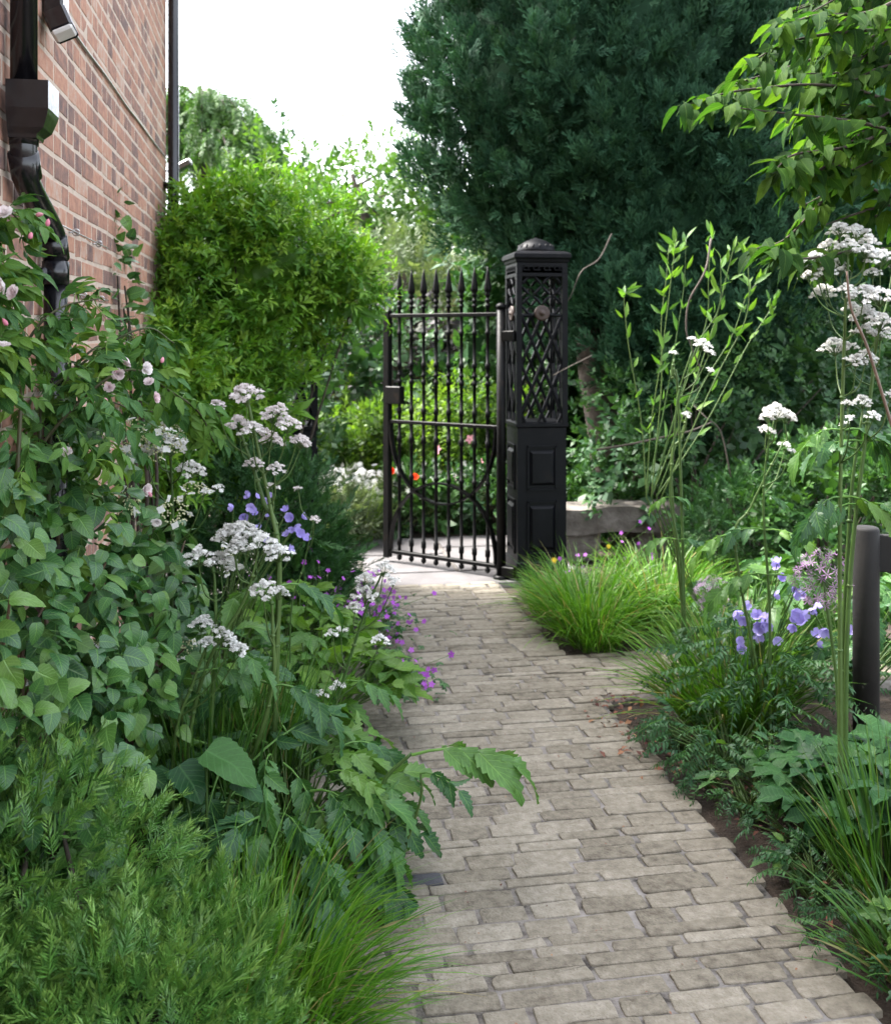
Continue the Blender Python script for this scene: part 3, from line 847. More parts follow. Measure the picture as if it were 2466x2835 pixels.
def shoot_t(n=17, nl=.2, w=.02, seed=0, flat=.75, curve=.25, axis=3):
    """conifer shoot, needles in two ranks along +Y, unit length"""
    r = np.random.default_rng(seed)
    def pos(t): return np.array([.05 * math.sin(3 * t + seed), t, -curve * t * t])
    parts = []
    if axis:
        parts = [tube([pos(t) for t in np.linspace(0, 1, axis)], np.linspace(.014, .006, axis), 3, cap=False)]
        parts[0].luv[:] = (0, 0, 1)
    V, F, U = [], [], []
    for i in range(n):
        t = .06 + .94 * i / n
        for s in (-1, 1):
            a = rad(58 - 30 * t + r.normal(0, 7))
            d = norm(np.array([s * math.sin(a) * flat + r.normal(0, .05), math.cos(a), r.normal(.10, .22) + (1 - flat) * .4 - curve * t]))
            sd = norm(np.cross(d, UP + .3 * r.normal(size=3)))
            L = nl * r.uniform(.8, 1.12) * (1 - .45 * max(0, t - .75) / .25)
            p = pos(t); b = len(V)
            up = np.cross(sd, d)
            V += [p, p + d * L * .4 + sd * w + up * .004, p + d * L - np.array([0, 0, L * .12]), p + d * L * .4 - sd * w + up * .004]
            F.append((b, b + 1, b + 2, b + 3)); U += [(0, t, 0)] * 4
    parts.append(T(V, F, U))
    return merge(parts)

def spray_t(seed=0, n=8, curve=.2):
    """flat fan spray of a cypress, unit length"""
    r = np.random.default_rng(seed)
    V, F, U = [], [], []
    def quad(p, d, L, w):
        d = norm(d); s = norm(np.cross(d, UP + .35 * r.normal(size=3))); b = len(V)
        V.extend([p - s * w * .5, p + d * L * .55 - s * w + UP * r.normal(0, .01), p + d * L, p + d * L * .55 + s * w]); F.append((b, b + 1, b + 2, b + 3)); U.extend([(0, 0, 0), (0, .5, 0), (0, 1, 0), (0, .5, 0)])
    quad(np.zeros(3), np.array([0, 1, -.05]), 1.0, .045)
    for i in range(n):
        t = .12 + .75 * i / n
        for s in (-1, 1):
            p = np.array([0, t, -.05 * t]); a = rad(38 + r.normal(0, 8))
            L = (.52 * (1 - .55 * t)) * r.uniform(.8, 1.2)
            d = np.array([s * math.sin(a), math.cos(a), r.normal(-.05, .16)])
            quad(p, d, L, .046)
            q = p + norm(d) * L * .45
            quad(q, np.array([s * math.sin(a * .35), 1, r.normal(0, .2)]), L * .55, .038)
    v = np.array(V); v[:, 2] -= curve * v[:, 1] ** 2
    return T(v, F, U)

def sprig_t(leaf, n, L, seed, spread=1.0, up=.3, size=.5, axis=True):
    """a twig end with several leaves, unit length about L"""
    r = np.random.default_rng(seed)
    parts = []
    if axis:
        parts = [tube([(0, 0, 0), (0, L, .0)], [.012, .005], 3, cap=False)]
        parts[0].luv[:] = 0
    for i in range(n):
        t = .15 + .85 * (i + 1) / n; a = i * 2.4 + r.normal(0, .3)
        out = np.array([math.cos(a), 0, math.sin(a)])
        d = norm(out * spread * (1.15 - .6 * t) + np.array([0, .55 + .8 * t * t, up]))
        Mx = frames(d[None], np.array([[0, .35, 1.0]]) + .25 * r.normal(size=(1, 3)))[0]
        parts.append(leaf.xf(Mx * size * r.uniform(.75, 1.15), (0, t * L, 0)))
    return merge(parts)

# leaves
L_SMALL = [leaf_t(1, .38, lance, 2, 3, .35, .35 + .15 * i, seed=i) for i in range(3)]
L_ROUND = [leaf_t(1, .62, ovate, 2, 3, .3, .25, seed=i) for i in range(2)]
L_HEART = [leaf_t(1, .86, heart, 10, 5, .16 - .05 * i, .22 + .14 * i, teeth=.035, petiole=.35, seed=i, wave=.012, twist=(-.25, .1, .35, 0)[i]) for i in range(4)]
L_CHERRY = [leaf_t(1, .5, ovate, 10, 5, .30 - .08 * i, .2 + .16 * i, teeth=.04, petiole=.12, seed=i, wave=.01, twist=(-.3, .2, .5, 0)[i]) for i in range(4)]
L_HEART_LO = [leaf_t(1, .86, heart, 5, 3, .16 - .05 * i, .22 + .14 * i, seed=i, twist=(-.25, .1, .35, 0)[i]) for i in range(4)]
L_CHERRY_LO = [leaf_t(1, .5, ovate, 4, 3, .30 - .08 * i, .2 + .16 * i, seed=i, twist=(-.3, .2, .5, 0)[i]) for i in range(4)]
L_TOOTH = [leaf_t(1, .52, ovate, 12, 5, .22, .45, teeth=.16, seed=i, wave=.02, twist=.2 * (i - 1)) for i in range(3)]
L_FERN = [leaf_t(1, .34, lance, 4, 3, .2, .3, seed=i) for i in range(2)]
L_BROAD = leaf_t(1, .95, heart, 16, 7, .12, .3, teeth=.035, seed=3, wave=.02)
L_PALM = [palmate_t(s) for s in range(3)]
L_ROSELEAF = leaf_t(1, .46, ovate, 8, 5, .22, .3, teeth=.05, seed=1, wave=.01)
C_ROSE = [compound_t(L_ROSELEAF, 2 + (s % 2), .62, s, droop=.7, spread=62, scale=.42, bare=.35, stalk_r=.01) for s in range(4)]
C_VAL = [compound_t(L_TOOTH[s % 3], 3 + s % 2, .8, s, droop=.75 + .15 * s, spread=52, scale=.40, bare=.30, size0=.75, size1=1.05, term=1.2, stalk_r=.012) for s in range(4)]
C_FERN = [compound_t(L_FERN[s % 2], 8, .9, s, droop=.6, spread=70, scale=.22, bare=.2, size0=1, size1=.6, term=.7, stalk_r=.008) for s in range(3)]
S_ARCH = [sprig_t(L_SMALL[s % 3], 7, .7, s, spread=1.0, up=.15, size=.55) for s in range(5)]
S_ROUND = [sprig_t(L_ROUND[s % 2], 7, .8, s, spread=1.0, up=.2, size=.42) for s in range(4)]
S_YEW = [shoot_t(12, .33, .019, s, flat=.72, curve=.02 + .04 * s, axis=2) for s in range(5)]
S_YEWFINE = [shoot_t(11, .26, .028, s, flat=.7, curve=.2) for s in range(3)]
S_CYP = [spray_t(s, 3, .05 + .1 * (s % 3)) for s in range(5)]
S_WEEP = [shoot_t(6, .28, .045, s, flat=.9, curve=.05, axis=0) for s in range(3)]
L_FAR = [leaf_t(1, .6, ovate, 2, 2, 0, .3, seed=i) for i in range(2)]
S_FAR = [sprig_t(L_FAR[s % 2], 7, .8, s, spread=1.0, up=.2, size=.42, axis=False) for s in range(4)]

# flowers
def ball_floret(r=.0028):
    a = np.array([(1, 0, 0), (-1, 0, 0), (0, 1, 0), (0, -1, 0), (0, 0, .8), (0, 0, -.8)], float) * r
    return T(a, [(0, 2, 4), (2, 1, 4), (1, 3, 4), (3, 0, 4), (2, 0, 5), (1, 2, 5), (3, 1, 5), (0, 3, 5)])
def star_floret(n=5, r=1.0, w=.34, lift=.2, pl=lance):
    return merge([leaf_t(r, w * r, pl, 2, 3, .2, -lift, seed=i).xf(rz(i * 2 * math.pi / n)) for i in range(n)])

def umbel_t(seed, nclus=9, nfl=15, R0=.036):
    """flat-domed cluster of tiny white florets on forked rays, base at the origin, +Y is up the stalk"""
    r = np.random.default_rng(seed)
    fl, gr = [], []
    f5 = star_floret(5, .0054, .66, .25, ovate)
    for c in range(nclus):
        q = math.sqrt((c + .4) / nclus); a = c * 2.39996 + r.normal(0, .2)
        top = np.array([R0 * q * math.cos(a), R0 * (1.25 - .85 * q * q), R0 * q * math.sin(a)]) + r.normal(0, .0025, 3)
        gr.append(tube([(0, 0, 0), top * [.45, .55, .45], top], [.0013, .001, .0008], 3, cap=False))
        for k in range(nfl):
            o = r.normal(0, 1, 3); o = o / np.linalg.norm(o) * .0105 * r.random() ** .4; o[1] = abs(o[1]) * .8
            d = norm(o + np.array([0, .012, 0]))
            Mx = frames(norm(r.normal(size=(1, 3))), d[None])[0]
            fl.append(f5.xf(Mx * r.uniform(.8, 1.2), top + o))
    return merge(fl), merge(gr)
UMBEL = [umbel_t(s, 12 + s, 18) for s in range(4)]
UMBEL_S = [umbel_t(s + 9, 4, 12, .02) for s in range(2)]

def rose_t(seed):
    r = np.random.default_rng(seed); P = []
    for ring, (n, tilt, L) in enumerate(((6, 12, 1.0), (6, 32, .9), (5, 52, .72), (4, 70, .5))):
        for i in range(n):
            pet = leaf_t(L, .85 * L, lambda t: np.sin(math.pi * (t * .78 + .02)) ** .6, 4, 5, .35, -.18, seed=i, wave=.03)
            P.append(pet.xf(rz(i * 2 * math.pi / n + ring * .5 + r.normal(0, .1)) @ rx(rad(tilt + r.normal(0, 6)))))
    return merge(P)
ROSES = [rose_t(s) for s in range(3)]
def bud_t():
    p = lathe([(.02, 0), (.22, .15), (.28, .4), (.2, .75), (.03, 1.0)], 8)
    return p.xf(rx(-math.pi / 2))
BUD = bud_t()
BELL = merge([leaf_t(1, .82, lambda t: np.sin(math.pi * (t * .8 + .06)) ** .7, 3, 3, .1, -.45, seed=i).xf(rz(i * 2 * math.pi / 5) @ rx(rad(22))) for i in range(5)])
GERAN = merge([leaf_t(1, .7, lambda t: np.sin(math.pi * (t * .8 + .06)) ** .8, 2, 3, .1, -.1, seed=i).xf(rz(i * 2 * math.pi / 5)) for i in range(5)])
DAISY = merge([leaf_t(1, .3, lance, 2, 3, .1, .1, seed=i).xf(rz(i * 2 * math.pi / 10)) for i in range(10)])
POPPY = merge([leaf_t(1, 1.1, lambda t: np.sin(math.pi * (t * .8 + .06)) ** .6, 3, 5, .25, -.5, seed=i, wave=.05).xf(rz(i * math.pi / 2) @ rx(rad(25))) for i in range(4)])
STAR6 = star_floret(6, 1.0, .2, .15, lance)
SEPAL4 = merge([leaf_t(1, .95, ovate, 3, 3, .05, .05, seed=i).xf(rz(i * math.pi / 2)) for i in range(4)])

def allium_t(seed, n=95):
    r = np.random.default_rng(seed); S_, G_ = [], []
    for i in range(n):
        z = 1 - 2 * (i + .5) / n; a = i * 2.39996
        d = norm(np.array([math.sqrt(1 - z * z) * math.cos(a), math.sqrt(1 - z * z) * math.sin(a), z]) + r.normal(0, .08, 3)); q = r.uniform(.86, 1.04)
        S_.append(STAR6.xf(frames(norm(r.normal(size=(1, 3))), d[None])[0] * .21 * r.uniform(.8, 1.15), d * q))
        G_.append(tube([d * .05, d * q], .012, 3, cap=False))
    return merge(S_), merge(G_)
ALLIUM = allium_t(1)

def grass_t(N, length, spread, width, seed, lean=(0, 0), up=.9, base=.06, segs=6, droop=1.0, tint=None, var=.3):
    """a tuft of arching blades, base at the origin; returns template and one tint per vertex"""
    r = np.random.default_rng(seed)
    a = r.random(N) * 2 * math.pi
    rr = base * np.sqrt(r.random(N))
    p0 = np.column_stack([rr * np.cos(a), rr * np.sin(a), np.zeros(N)])
    tilt = np.abs(r.normal(.45, .25, N)) * spread
    hd = a + r.normal(0, .5, N)
    dirh = np.column_stack([np.cos(hd), np.sin(hd), np.zeros(N)]) + np.array([lean[0], lean[1], 0]) * r.uniform(.4, 1.2, N)[:, None]
    L = length * r.uniform(1 - var, 1 + var * .5, N)
    d = norm(dirh * tilt[:, None] + UP * up)
    bend = droop * r.uniform(.5, 1.4, N)
    V = np.zeros((N, segs + 1, 2, 3)); p = p0.copy(); st = (L / segs)[:, None]
    hz = norm(dirh)
    side = norm(np.cross(d, UP) + 1e-6 + .5 * r.normal(size=(N, 3)) * .4)
    for s in range(segs + 1):
        t = s / segs
        w = width * (0.55 + .9 * t if t < .35 else (.87 * (1 - ((t - .35) / .65) ** 1.7))) * r.uniform(.85, 1.15, N)[:, None]
        w = np.maximum(w, width * .04)
        V[:, s, 0] = p - side * w; V[:, s, 1] = p + side * w
        d = norm(d + (hz * .35 - UP * .55) * (bend * (.12 + .55 * t) / segs * 3.0)[:, None])
        p = p + d * st
    U = np.zeros((N, segs + 1, 2, 3)); U[:, :, 0, 0] = -1; U[:, :, 1, 0] = 1; U[..., 1] = (np.arange(segs + 1) / segs)[None, :, None]
    k = (segs + 1) * 2
    base_f = np.array([(s * 2, s * 2 + 1, s * 2 + 3, s * 2 + 2) for s in range(segs)])
    t_ = T.__new__(T)
    t_.v = V.reshape(-1, 3); t_.luv = U.reshape(-1, 3); t_.meshes = {}
    t_.loops = (base_f.reshape(-1)[None] + (np.arange(N) * k)[:, None]).reshape(-1).astype(np.int32)
    t_.tot = np.full(N * segs, 4, np.int32)
    return t_, np.repeat(r.random(N), k)

# ------------------------------------------------------------------ foliage materials
M_HYD = leaf_mat('hydrangea_leaf', [(.022, .082, .028), (.034, .108, .032), (.052, .142, .034), (.10, .2, .035)], rough=.38, spec=.5, trans=.2, veins=.5)
M_ROSELF = leaf_mat('rose_leaf', [(.03, .095, .028), (.045, .13, .032), (.075, .17, .034), (.13, .23, .035)], rough=.5, spec=.22, trans=.3, veins=.35)
M_VAL = leaf_mat('valerian_leaf', [(.028, .085, .035), (.04, .115, .04), (.06, .15, .04), (.10, .20, .035)], rough=.38, trans=.3, veins=.5)
M_DKLEAF = leaf_mat('dark_lobed_leaf', [(.016, .06, .02), (.024, .08, .024), (.04, .11, .026)], rough=.45, trans=.25, veins=.4, spec=.2)
M_BRIGHT = leaf_mat('bright_leaf', [(.045, .125, .022), (.075, .17, .025), (.115, .22, .028)], rough=.45, trans=.38, veins=.4)
M_ARCH = leaf_mat('climber_leaf', [(.05, .145, .015), (.085, .205, .02), (.125, .26, .024), (.20, .33, .035)], rough=.42, trans=.32)
M_YEW = leaf_mat('yew_needle', [(.046, .14, .027), (.072, .195, .035), (.12, .26, .046)], rough=.4, spec=.4, trans=.15, tip=.75, tipcol=(.23, .36, .08))
M_DARKYEW = leaf_mat('dark_conifer_needle', [(.022, .07, .024), (.035, .10, .03), (.05, .13, .032)], rough=.5, trans=.2)
M_CYP = leaf_mat('cypress_scale', [(.007, .030, .015), (.011, .042, .020), (.017, .056, .026), (.026, .072, .030)], rough=.65, trans=.08, spec=.12, tip=.75, tipcol=(.07, .165, .09))
M_CYP2 = leaf_mat('green_cypress_scale', [(.018, .075, .035), (.03, .105, .045), (.045, .135, .05)], rough=.6, trans=.12, spec=.2)
M_GRASS = leaf_mat('grass_blade', [(.042, .13, .012), (.065, .175, .016), (.095, .215, .02), (.13, .25, .03)], rough=.42, trans=.35, straw=True)
M_GRASSD = leaf_mat('dark_grass_blade', [(.03, .09, .02), (.05, .13, .022), (.08, .17, .025)], rough=.42, trans=.3, straw=True)
M_TREE = leaf_mat('tree_leaf', [(.011, .042, .008), (.02, .06, .01), (.033, .083, .012), (.065, .125, .014)], rough=.6, spec=.1, trans=.5, veins=.35, nveins=10)
M_FERN = leaf_mat('ferny_leaf', [(.022, .075, .028), (.035, .10, .034), (.05, .13, .036)], rough=.45, trans=.28)
M_BOX = leaf_mat('shrub_leaf', [(.02, .065, .018), (.035, .095, .022), (.055, .13, .026)], rough=.45, trans=.25)
M_HEDGE = leaf_mat('hedge_leaf', [(.018, .055, .022), (.03, .08, .026), (.045, .105, .03)], rough=.5, trans=.25)
M_LIMEY = leaf_mat('lime_leaf', [(.07, .145, .02), (.10, .185, .025), (.14, .22, .03)], rough=.5, trans=.4)
M_BACK = leaf_mat('background_leaf', [(.035, .085, .015), (.055, .12, .02), (.085, .155, .03)], rough=.5, trans=.4)
M_SILVER = leaf_mat('silvery_leaf', [(.065, .10, .05), (.10, .135, .07), (.14, .175, .10)], rough=.55, trans=.3)
M_LARCH = leaf_mat('larch_needle', [(.03, .08, .02), (.048, .11, .024), (.07, .14, .03)], rough=.55, trans=.3)
M_PURPLEBUSH = leaf_mat('dusky_leaf', [(.03, .026, .03), (.05, .04, .048), (.06, .07, .05)], rough=.55, trans=.25)
M_STEM = leaf_mat('green_stem', [(.045, .095, .022), (.08, .13, .035)], rough=.45, trans=.05)
M_DKSTEM = leaf_mat('dark_stem', [(.04, .06, .022), (.07, .06, .03)], rough=.5, trans=0.0)
M_BARK = solid_mat('bark', [(.3, (.02, .014, .010)), (.55, (.045, .034, .025)), (.8, (.10, .08, .06))], scale=12, rough=.9, bump=1.0, bscale=30, dist=.01)
M_TWIG = solid_mat('dry_twig', [(.3, (.035, .027, .02)), (.7, (.085, .068, .053))], scale=20, rough=.85, bump=.5)
M_REDTWIG = solid_mat('reddish_stem', [(.3, (.08, .05, .035)), (.7, (.17, .11, .075))], scale=20, rough=.6, bump=.3)
M_WHITE = petal_mat('white_petal', (.70, .69, .66), (.82, .82, .80), .35)
M_BLUSH = petal_mat('pale_pink_petal', (.68, .62, .61), (.80, .77, .76), .3)
M_CREAM = petal_mat('cream_floret', (.5, .52, .28), (.68, .68, .45), .3)
M_ROSEP = petal_mat('rose_petal', (.78, .62, .64), (.84, .80, .79), .4)
M_BUDP = petal_mat('rose_bud', (.6, .2, .28), (.65, .32, .38), .2)
M_BLUE = petal_mat('violet_blue_petal', (.36, .30, .68), (.50, .44, .80), .35)
M_MAGENTA = petal_mat('magenta_petal', (.34, .07, .46), (.45, .13, .56), .3)
M_ALLIUM = petal_mat('allium_petal', (.26, .14, .27), (.40, .26, .42), .25)
M_RED = petal_mat('poppy_petal', (.75, .06, .02), (.8, .1, .03), .35)
M_YELLOW = petal_mat('yellow_petal', (.75, .5, .03), (.8, .6, .05), .2)
M_LITTER = solid_mat('dead_leaf', [(.3, (.08, .025, .018)), (.6, (.18, .07, .04)), (.8, (.3, .16, .08))], scale=9, rough=.85, bump=.3, obj_var=.25)
# ================================================================== planting helpers
def foliage(root, tmpls, P, D, N, S, mat, name='leaf', single_n=0, mass='foliage', rs=None, low=None):
    """leaves at P pointing along D with upper side N; the single_n that show largest become objects, the rest one mass"""
    rs = rs or np.random.default_rng(len(P))
    P = np.asarray(P, float); k = len(P)
    M = frames(D, N); S = np.broadcast_to(np.asarray(S, float), (k,))
    which = rs.integers(0, len(tmpls), k)
    alone = np.zeros(k, bool)
    if single_n:
        c = P + norm(D) * (S * .5)[:, None]
        px, py, z = project(c)
        ok = (px > -20) & (px < 2486) & (py > -20) & (py < 2855) & (c @ FWD > .3)
        cell = np.median(S / z) * FPX * .55 + 1
        key = (px // cell).astype(int) * 100000 + (py // cell).astype(int)
        best = {}
        for i in np.argsort(z):
            if ok[i]: best.setdefault(key[i], i)
        cand = np.array(sorted(best.values(), key=lambda i: -S[i] / z[i])[:single_n], int)
        alone[cand] = True
        for i in cand: single(name, tmpls[which[i]], mat, M[i], P[i], S[i], root)
    g = Geo(); any_ = False
    for q in range(len(tmpls)):
        s = (which == q) & ~alone
        if s.any(): g.inst((low or tmpls)[q], M[s], P[s], S[s], rs.random(s.sum())); any_ = True
    if any_:
        o = g.build(mass, mat, root)
        o['kind'] = 'stuff'
    return root

def lump_fn(seed, amp, freq=3.0, n=7):
    r = np.random.default_rng(seed); A = r.normal(0, freq, (n, 3)); ph = r.uniform(0, 6.28, n)
    return lambda d: 1 + amp * np.sin(d @ A.T + ph).mean(1) * 1.8

def shell(ells, N, thick=.3, lump=.15, seed=0, zmin=.03, bias=1.6, freq=3.0):
    r = np.random.default_rng(seed)
    E = np.array(ells, float)
    w = (E[:, 3] * E[:, 4] + E[:, 3] * E[:, 5] + E[:, 4] * E[:, 5]); w = w / w.sum()
    fn = [lump_fn(seed + i, lump, freq) for i in range(len(E))]
    Ps, Ns = [], []
    got = 0
    while got < N:
        m = N * 2
        e = r.choice(len(E), m, p=w)
        d = norm(r.normal(size=(m, 3)))
        q = 1 - thick * r.random(m) ** bias
        f = np.ones(m)
        for i in range(len(E)):
            s = e == i
            if s.any(): f[s] = fn[i](d[s])
        p = E[e, :3] + d * E[e, 3:] * (q * f)[:, None]
        nn = norm(d / E[e, 3:])
        ok = p[:, 2] > zmin
        for i in range(len(E)):
            ins = (((p - E[i, :3]) / E[i, 3:]) ** 2).sum(1) < (1 - thick) ** 2 * .9
            ok &= ~(ins & (e != i))
        Ps.append(p[ok]); Ns.append(nn[ok]); got += ok.sum()
    P = np.vstack(Ps)[:N]; Nn = np.vstack(Ns)[:N]
    return P, Nn

def clumped(ells, K, per, seed, spread=.07, thick=.2, lump=.15, zmin=.05, freq=3.0, flame=0.0, view=False):
    """tufts of twigs that stand out of the surface, so that light and dark clumps alternate"""
    r = np.random.default_rng(seed)
    C, Nn = shell(ells, K * 6 if view else K, thick, lump, seed, zmin, freq=freq)
    if view:         # most tufts on the side that can be seen from the path, a thin cover elsewhere
        qx, qy, _ = project(C)
        vis = (np.einsum('ij,ij->i', Nn, norm(np.array([0, 0, EYE]) - C)) > -.12) & (qy > -200) & (qx < 2600) & (qx > -150)
        vi = np.flatnonzero(vis)[:K]; ot = np.flatnonzero(~vis)[:K // 6]
        sel = np.concatenate([vi, ot]); C, Nn = C[sel], Nn[sel]; K = len(C)
    P = np.repeat(C, per, 0) + r.normal(0, spread, (K * per, 3))
    if flame:        # pointed tufts that reach up and out
        ax = norm(Nn * .7 + UP * .9 + r.normal(0, .25, (K, 3))); t = r.random(K * per) ** .8
        fl = flame * r.uniform(.5, 1.4, K)
        axr = np.repeat(ax, per, 0)
        P = np.repeat(C, per, 0) + axr * (t * np.repeat(fl, per))[:, None] + r.normal(0, 1, (K * per, 3)) * (spread * (1.1 - t))[:, None]
        D = norm(axr + .9 * (P - np.repeat(C, per, 0) - axr * (t * np.repeat(fl, per))[:, None]) / spread * .5)
        ok = P[:, 2] > zmin
        return P[ok], D[ok], np.repeat(Nn, per, 0)[ok]
    off = P - np.repeat(C - Nn * spread * 2.2, per, 0)
    D = norm(off)
    ok = P[:, 2] > zmin
    return P[ok], D[ok], np.repeat(Nn, per, 0)[ok]

def core(root, ells, k, mat, seed, lump=.1):
    """closed inner mass of a dense crown, seen only as darkness between the outer sprays"""
    g = Geo()
    for i, e in enumerate(ells):
        e = np.array(e); nu, nv = 22, 14
        th = np.linspace(.05, math.pi - .05, nv); ph = np.arange(nu) / nu * 2 * math.pi
        d = np.stack([np.sin(th)[:, None] * np.cos(ph), np.sin(th)[:, None] * np.sin(ph), np.repeat(np.cos(th)[:, None], nu, 1)], 2).reshape(-1, 3)
        v = e[:3] + d * e[3:] * k * lump_fn(seed + i, lump)(d)[:, None]
        v[:, 2] = np.maximum(v[:, 2], .06)
        f = [(a * nu + b, (a + 1) * nu + b, (a + 1) * nu + (b + 1) % nu, a * nu + (b + 1) % nu) for a in range(nv - 1) for b in range(nu)]
        f += [tuple(range(nu)), tuple((nv - 1) * nu + b for b in range(nu))[::-1]]
        g.add(T(v, f), .3)
    return tag(g.build('inner_foliage', mat, root), kind='stuff')

def jit(n, s, r): return r.normal(0, s, (n, 3))

def trunk(root, pts, radii, mat=None, name='trunk', n=9):
    p = bez(pts, 6); k = len(p)
    rr = np.interp(np.linspace(0, 1, k), np.linspace(0, 1, len(radii)), radii)
    g = Geo(); g.add(tube(p, rr, n)); return g.build(name, mat or M_BARK, root)

def shrub(name, label, cat, loc, ells, N, tmpls, S, mat, seed, up=.4, out=.8, jitter=.45, single_n=0, thick=.35, lump=.18, group=None, leafname='sprig', zmin=.04, normal_up=.7, inner=True, K=None, spread=.07, holes=()):
    r = np.random.default_rng(seed)
    root = thing(name, label, cat, loc, group)
    if K: P, D0, Nn = clumped(ells, K, max(1, N // K), seed, spread, thick * .6, lump, zmin)
    else:
        P, Nn = shell(ells, N, thick, lump, seed, zmin); D0 = Nn
    far = (Nn @ FWD > .35) & (r.random(len(P)) < .65)
    for (hc, hr) in holes: far |= (((P - hc) / np.array(hr)) ** 2).sum(1) < 1
    P, D0, Nn = P[~far], D0[~far], Nn[~far]
    n = len(P)
    D = norm(D0 * out + UP * up + jit(n, jitter, r))
    Sz = r.uniform(S[0], S[1], n)
    if inner:    # bigger, sparser twigs inside close the view through the bush
        E = np.array(ells, float).copy(); E[:, 3:] *= .72
        Pi, Ni = shell(E, max(60, n // 7), .55, .1, seed + 50, zmin)
        P = np.vstack([P, Pi]); D = np.vstack([D, norm(Ni + jit(len(Pi), .8, r))]); Nn = np.vstack([Nn, Ni]); Sz = np.concatenate([Sz, np.full(len(Pi), S[1] * 1.9)])
    foliage(root, tmpls, P, D, norm(Nn * (1 - normal_up) + UP * normal_up + jit(len(P), .3, r)), Sz, mat, leafname, single_n, 'foliage', r)
    g = Geo(); b = np.array([loc[0], loc[1], 0.0])
    for i in range(9):
        e = np.array(ells[i % len(ells)]); d = norm(r.normal(size=3) * [1, 1, .6] + [0, 0, .6]); tip = e[:3] + d * e[3:] * .75
        if tip[2] < .1: tip[2] = .1
        g.add(tube(bez([b + r.normal(0, .03, 3) * [1, 1, 0] + [0, 0, 0.0], (b + tip) / 2 + r.normal(0, .05, 3), tip], 5), np.linspace(.014, .004, 11), 5, cap=False))
    g.build('stems', M_BARK, root)
    return root

def tuft(label, loc, N, length, spread, width, seed, mat, lean=(0, 0), group='grass tufts', up=.9, base=.06, droop=1.0, var=.3, name='grass_tuft'):
    t, tint = grass_t(N, length, spread, width, seed, lean, up, base, 6, droop, None, var)
    root = thing(name, label, 'grass', loc, group)
    g = Geo(); g.add(t.xf(np.eye(3), loc)); g.A[-1] = tint
    o = g.build('blades', mat, root); o['kind'] = 'stuff'
    return root

def leaf_clump(name, label, cat, loc, N, height, radius, S, tmpls, mat, seed, leafname='leaf', stem=True, up=.5, group=None, hmin=.12, lean=(0, 0), single_n=300, stemmat=None):
    """leaves on stalks that rise from one crown and arch outwards"""
    r = np.random.default_rng(seed)
    root = thing(name, label, cat, loc, group)
    loc = np.asarray(loc, float); g = Geo()
    a = r.random(N) * 6.283; q = np.sqrt(r.random(N)); h = hmin + (height - hmin) * (1 - .55 * q ** 2) * r.uniform(.45, 1.0, N)
    P = loc + np.column_stack([radius * q * np.cos(a) + lean[0] * h / height, radius * q * np.sin(a) + lean[1] * h / height, h])
    out = norm(np.column_stack([np.cos(a), np.sin(a), np.zeros(N)]) * (.4 + q)[:, None] + jit(N, .35, r))
    D = norm(out + UP * up * (1.2 - q)[:, None] + np.array([lean[0], lean[1], 0]))
    Sz = r.uniform(S[0], S[1], N)
    foliage(root, tmpls, P, D, norm(UP * 1.0 + jit(N, .3, r)), Sz, mat, leafname, single_n, 'foliage', r)
    if stem:
        for i in range(N):
            b = loc + np.array([r.normal(0, .02), r.normal(0, .02), 0])
            m_ = b + (P[i] - b) * .55 + UP * .06 * height; g.add(tube(bez([b, m_, P[i]], 4), np.linspace(.004, .0022, 9), 4, cap=False), r.random())
        g.build('stalks', stemmat or M_STEM, root)
    return root

